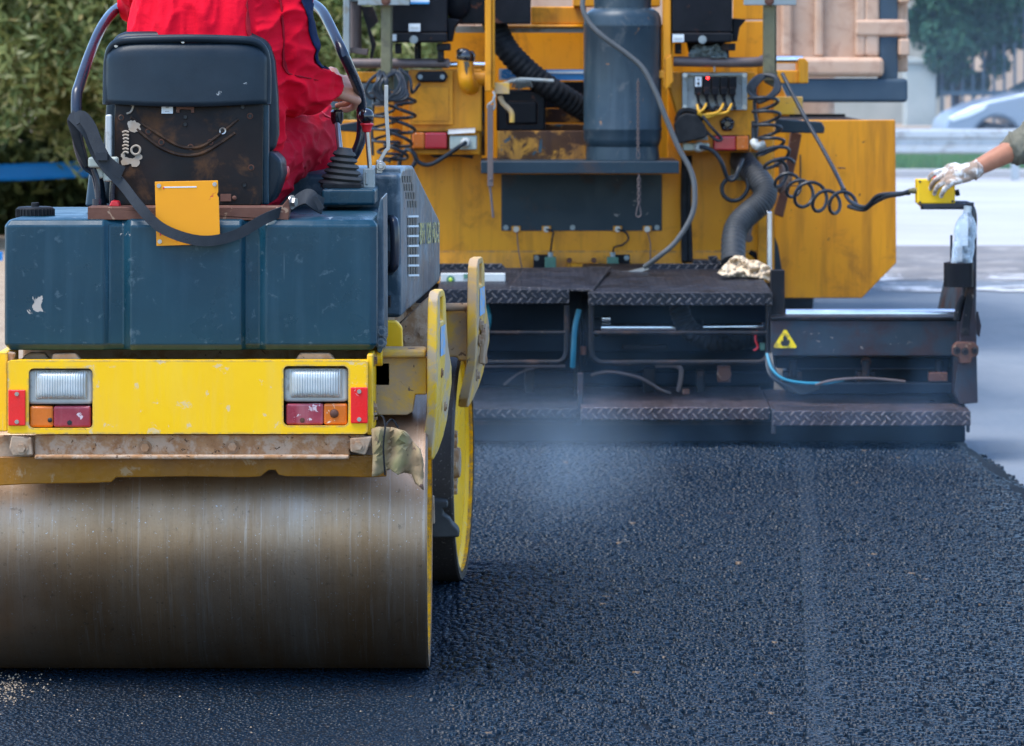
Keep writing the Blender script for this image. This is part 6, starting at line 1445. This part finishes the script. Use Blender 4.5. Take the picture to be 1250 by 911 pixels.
hand(m, wrL, (-.12, .6, -.55), (-.7, -.2, .6), (.8, .9, .6), .9, 1)
bd = m.build('body', MT['skin'], op_); skin_up(bd, .0045, 3, None, MT['skin'])
face_parts(P, 1.0, op_)
m = MB()
chain(m, [(V(-.79, 10.02, 1.36), .165), (V(-.785, 10.03, 1.5), .165), (V(-.78, 10.05, 1.70), .155)])
for dx in (-.06, .06): chain(m, [(V(-.785+dx, 10.02, 1.36), .145), (V(-.785+dx, 10.02, 1.55), .145), (V(-.78+dx, 10.04, 1.72), .13), (V(-.775+dx*.8, 10.05, 1.80), .08)])
chain(m, [(V(-.775, 10.05, 1.83), .085), (V(-.775, 10.06, 1.885), .075)])
chain(m, [(V(-.69, 10.05, 1.79), .10), (shR, .088), (shR.lerp(elR, .5)+V(.0, 0, -.01), .086), (elR+V(-.01, 0, .005), .086), (elR.lerp(wrR, .45)+V(0, 0, -.012), .070), (wrR.lerp(elR, .26)+V(0, 0, -.002), .050)])
chain(m, [(V(-.86, 10.06, 1.80), .09), (shL, .08), (elL, .058), (elL.lerp(wrL, .80), .045)])
jk = m.build('jacket', MT['red_jacket'], op_); 
def jfold(p):                       # hanging folds on the back, slanting ones pulled towards the elbow on the sleeve
    x, y, z = p
    if x > .13: return V((x*.8+z*.9), y*.7, (z*.9-x*.5)*1.5)
    return V(x*1.7, y*.8, z*.45)
skin_up(jk, .0055, 3, (.0135, 8.0, jfold), MT['red_jacket'])
m = MB()
kk = kR+V(-.005, 0, -.004)
chain(m, [(V(-.70, 10.04, 1.27), .135), (V(-.70, 10.04, 1.27).lerp(kk, .55)+V(0, 0, .02), .105), (kk+V(0, 0, .012), .090), (kk.lerp(aR, .45)+V(-.01, -.03, 0), .085), (aR+V(0, 0, .05), .075)])
chain(m, [(V(-.87, 10.04, 1.27), .13), (kL, .09), (aL+V(0, 0, .05), .07)]); capsule(m, V(-.87, 10.04, 1.27), V(-.70, 10.04, 1.27), .135, .135)
tr = m.build('trousers', MT['red_trousers'], op_); skin_up(tr, .0055, 3, (.013, 8.5, lambda p: V(p[0]*.7+p[2]*.5, p[1]*.7, p[2]*1.5-p[0]*.5)), MT['red_trousers'])
for q in (aR, aL):
    m = MB(); chain(m, [(q+V(0, 0, .02), .05), (q+V(0, .0, -.03), .05), (q+V(0, .15, -.035), .042)]); bo_ = m.build('boot', MT['rubber'], op_); skin_up(bo_, .007, 3, None, MT['rubber'])
# navy yoke stripe on the sleeve: follows the jacket surface
def drape(name, path, width, mat, par, src, off=.004, toward=(0, -1, 0)):
    from mathutils.bvhtree import BVHTree
    o0 = org(src); b = BVHTree.FromPolygons([Vector(v.co)+o0 for v in src.data.vertices], [tuple(p.vertices) for p in src.data.polygons])
    P = catmull(path, 8); vs = []; fs = []; K = 4
    for i, p in enumerate(P):
        t = (P[min(i+1, len(P)-1)]-P[max(i-1, 0)]).normalized()
        for k in range(K+1):
            loc, nn, _, _ = b.find_nearest(p); s = t.cross(nn).normalized(); q = p+s*width*(k/K-.5)
            loc, nn, _, _ = b.find_nearest(q); vs.append(loc+nn*off)
    for i in range(len(P)-1):
        for k in range(K): fs.append((i*(K+1)+k, i*(K+1)+k+1, (i+1)*(K+1)+k+1, (i+1)*(K+1)+k))
    m = MB(); m.add(vs, fs); return m.build(name, MT[mat], par, solid=.003)
drape('sleeve_stripe', [shR+V(.085, -.03, .02), shR.lerp(elR, .35)+V(.09, -.05, 0), shR.lerp(elR, .68)+V(.09, -.03, .01), elR+V(.085, .0, .06), elR.lerp(wrR, .4)+V(.03, .05, .08), wrR.lerp(elR, .2)+V(0, .03, .05)], .048, 'navy_cloth', op_, jk)

drape('shoulder_seam', [V(-.655, 9.90, 1.74), V(-.66, 9.88, 1.66), V(-.655, 9.90, 1.58), V(-.645, 9.93, 1.52)], .006, 'seam_red', op_, jk, .002)
drape('sleeve_seam', [shR+V(.0, -.09, .02), shR.lerp(elR, .4)+V(.01, -.09, 0), elR+V(.0, -.09, .03), elR.lerp(wrR, .5)+V(0, -.06, .01)], .005, 'seam_red', op_, jk, .002)
drape('knee_seam', [kR+V(-.10, -.07, .055), kR+V(-.04, -.09, .05), kR+V(.03, -.08, .045), kR+V(.08, -.03, .04)], .006, 'seam_pale', op_, tr, .002)

# ---------------- worker holding the remote, standing right of the picture
wk_ = thing('person', 'person in a grey green sweater and white work glove reaching for the yellow remote', 'person', (2.50, 15.75, -.05))
w0 = W(1181, 211, 15.50); el = W(1262, 170, 15.60); sh = V(2.36, 15.62, 1.40)
m = MB(); P = head_into(m, V(2.42, 15.78, 1.70), (-1, -.05, -.25), 1.0, V(2.47, 15.77, 1.48))
chain(m, [(V(2.56, 15.78, .95), .14), (V(2.53, 15.78, 1.15), .13), (V(2.49, 15.78, 1.36), .13), (V(2.47, 15.77, 1.46), .07)])
chain(m, [(V(2.46, 15.72, 1.40), .08), (sh, .062), (el, .046), (el.lerp(w0, .35), .045), (w0, .030)])
sh2, el2, wr2 = V(2.50, 15.98, 1.40), V(2.55, 16.04, 1.12), V(2.42, 16.02, .92)
chain(m, [(V(2.48, 15.85, 1.40), .08), (sh2, .062), (el2, .044), (wr2, .030)]); hand(m, wr2, (-.5, 0, -.85), (.6, .6, -.3), (.3, .35, .3), 1, 1)
for dy in (-.10, .10): chain(m, [(V(2.56, 15.78+dy, .92), .095), (V(2.54, 15.78+dy*1.2, .50), .06), (V(2.60, 15.78+dy*1.3, .06), .045), (V(2.45, 15.78+dy*1.4, .0), .035)])
bd = m.build('body', MT['tan_skin'], wk_); 
m2 = MB(); m2.v, m2.f = [], []
skin_up(bd, .006, 3, None, MT['tan_skin']); face_parts(P, 1.0, wk_)
m = MB()   # gloved hand closing over the top edge of the box
hand(m, w0+V(.012, 0, .0), V(-.90, -.03, -.16), V(.10, -.72, .68), (.55, .50, .30), 1.12, 1, .16)
capsule(m, w0+V(.03, 0, .010), w0+V(-.03, 0, -.003), .036, .036)
g_ = m.build('glove', MT['glove'], wk_); skin_up(g_, .0038, 2, None, MT['glove'])
m = MB(); c = w0+V(.034, 0, .011); m.tube([c+V(math.cos(a)*.0, math.sin(a)*.036, math.cos(a)*.037) for a in [2*math.pi*k/16 for k in range(16)]], .005, 8, 2, closed=True); m.build('cuff', MT['glove'], g_)
m = MB()   # ring and tips dipped in grey rubber
chain(m, [(V(2.56, 15.78, .90), .165), (V(2.53, 15.78, 1.15), .16), (V(2.49, 15.78, 1.36), .155), (V(2.47, 15.77, 1.45), .09)])
e0 = el.lerp(w0, .24)
chain(m, [(V(2.46, 15.72, 1.39), .10), (sh, .085), (el, .076), (e0, .066)]); chain(m, [(V(2.48, 15.85, 1.39), .10), (sh2, .085), (el2, .065), (wr2.lerp(el2, .1), .05)])
sw = m.build('sweater', MT['grey_sleeve'], wk_); skin_up(sw, .007, 2, (.013, 16, (1.5, .8, .6)), MT['grey_sleeve'])
m = MB()
for dy in (-.10, .10): chain(m, [(V(2.56, 15.78+dy, .95), .13), (V(2.54, 15.78+dy*1.2, .50), .09), (V(2.60, 15.78+dy*1.3, .06), .075)])
t_ = m.build('trousers', MT['work_trousers'], wk_); skin_up(t_, .009, 4, (.008, 10, (1, 1, 1)), MT['work_trousers'])
for dy in (-.13, .13):
    m = MB(); chain(m, [(V(2.60, 15.78+dy, .06), .055), (V(2.60, 15.78+dy, .01), .05), (V(2.44, 15.78+dy*1.05, .0), .045)]); b_ = m.build('boot', MT['rubber'], wk_); skin_up(b_, .008, 3, None, MT['rubber'])
# ================================================================== steam, light, camera
def volume(name, m, density, col, aniso=.2, noise=None, falloff=None):
    o = m.build(name, None, None, smooth=False); o['kind'] = 'stuff'
    mt = bpy.data.materials.new(name); mt.use_nodes = True; t = mt.node_tree; t.nodes.remove(t.nodes['Principled BSDF'])
    v = t.nodes.new('ShaderNodeVolumePrincipled'); v.inputs['Color'].default_value = (*col, 1); v.inputs['Density'].default_value = density; v.inputs['Anisotropy'].default_value = aniso
    t.links.new(v.outputs[0], t.nodes['Material Output'].inputs['Volume'])
    if noise:
        tc = t.nodes.new('ShaderNodeTexCoord'); n = t.nodes.new('ShaderNodeTexNoise'); n.inputs['Scale'].default_value = noise[0]; n.inputs['Detail'].default_value = 3; n.inputs['Distortion'].default_value = .6
        t.links.new(tc.outputs['Object'], n.inputs['Vector']); r = t.nodes.new('ShaderNodeMapRange'); r.inputs['From Min'].default_value = noise[1]; r.inputs['From Max'].default_value = noise[2]
        t.links.new(n.outputs['Fac'], r.inputs['Value']); ml = t.nodes.new('ShaderNodeMath'); ml.operation = 'MULTIPLY'; ml.inputs[1].default_value = density
        t.links.new(r.outputs[0], ml.inputs[0])
        # thin out towards the sides of the plume (an ellipsoid in generated space)
        ln = t.nodes.new('ShaderNodeVectorMath'); ln.operation = 'SUBTRACT'; ln.inputs[1].default_value = (.5, .5, .25); t.links.new(tc.outputs['Generated'], ln.inputs[0])
        sc = t.nodes.new('ShaderNodeVectorMath'); sc.operation = 'MULTIPLY'; sc.inputs[1].default_value = (2, 2, 1.34); t.links.new(ln.outputs[0], sc.inputs[0])
        le = t.nodes.new('ShaderNodeVectorMath'); le.operation = 'LENGTH'; t.links.new(sc.outputs[0], le.inputs[0])
        r2 = t.nodes.new('ShaderNodeMapRange'); r2.inputs['From Min'].default_value = .2; r2.inputs['From Max'].default_value = 1.0; r2.inputs['To Min'].default_value = 1; r2.inputs['To Max'].default_value = 0
        t.links.new(le.outputs['Value'], r2.inputs['Value']); m2 = t.nodes.new('ShaderNodeMath'); m2.operation = 'MULTIPLY'; t.links.new(ml.outputs[0], m2.inputs[0]); t.links.new(r2.outputs[0], m2.inputs[1])
        t.links.new(m2.outputs[0], v.inputs['Density'])
    o.data.materials.clear(); o.data.materials.append(mt); return o
if SMOKE:
    m = MB(); m.bx(-.5, 2.4, 14.2, 15.6, .001, .75); volume('steam', m, .22, (.40, .70, 1.0), .3, (2.6, .42, .72))
    m = MB(); m.bx(-.34, .62, 12.0, 15.65, .001, .46); volume('steam', m, .27, (.72, .88, 1.0), .3, (3.2, .36, .72))
    m = MB(); m.bx(1.2, 7.6, 18.2, 50, -.04, 3.2); volume('steam', m, .009, (.60, .78, 1.0), .3, (.5, .25, .65))

w = bpy.data.worlds.new('World'); SC.world = w; w.use_nodes = True
nt = w.node_tree; sky = nt.nodes.new('ShaderNodeTexSky'); sky.sky_type = 'NISHITA'; sky.sun_disc = False
EL, AZ = 67, 238                         # sun high behind thin cloud, on the left
sky.sun_elevation = R(EL); sky.sun_rotation = R(AZ); sky.air_density = 1.0; sky.dust_density = .7; sky.ozone_density = 1.0
bg = nt.nodes['Background']; tn = nt.nodes.new('ShaderNodeMix'); tn.data_type = 'RGBA'; tn.blend_type = 'MULTIPLY'; tn.inputs[0].default_value = 1; tn.inputs[7].default_value = (.88, 1.0, 1.12, 1)
nt.links.new(sky.outputs[0], tn.inputs[6]); nt.links.new(tn.outputs[2], bg.inputs['Color']); bg.inputs['Strength'].default_value = .14
L = bpy.data.lights.new('sun', 'SUN'); L.energy = 1.5; L.angle = R(32); L.color = (1.0, .97, .92)
so = bpy.data.objects.new('sun', L); COL.objects.link(so)
# Nishita: rotation 0 = +Y, clockwise from above
d = V(math.sin(R(AZ))*math.cos(R(EL)), math.cos(R(AZ))*math.cos(R(EL)), math.sin(R(EL)))
so.rotation_euler = d.to_track_quat('Z', 'Y').to_euler(); so.location = d*30

cd = bpy.data.cameras.new('camera'); cam = bpy.data.objects.new('camera', cd); COL.objects.link(cam); SC.camera = cam
cam.location = (0, 0, CH); cam.rotation_euler = (R(90), 0, 0)
cd.sensor_fit = 'HORIZONTAL'; cd.sensor_width = 36; cd.lens = F/1250*36
cd.shift_y = -(455.5-HZ)/1250; cd.clip_start = .1; cd.clip_end = 2000
cd.dof.use_dof = True; cd.dof.focus_distance = 9.9; cd.dof.aperture_fstop = 9; cd.dof.aperture_blades = 7
vs_ = SC.view_settings; vs_.view_transform = 'Standard'; vs_.look = 'None'; vs_.exposure = EXPO; vs_.gamma = 1; vs_.use_curve_mapping = False
SC.render.engine = 'CYCLES'; SC.cycles.use_denoising = True
SC.cycles.max_bounces = 8; SC.cycles.transparent_max_bounces = 16; SC.cycles.volume_bounces = 1; SC.cycles.volume_step_rate = 2.0; SC.cycles.volume_max_steps = 128
SC.cycles.sample_clamp_indirect = 6; SC.cycles.use_adaptive_sampling = True
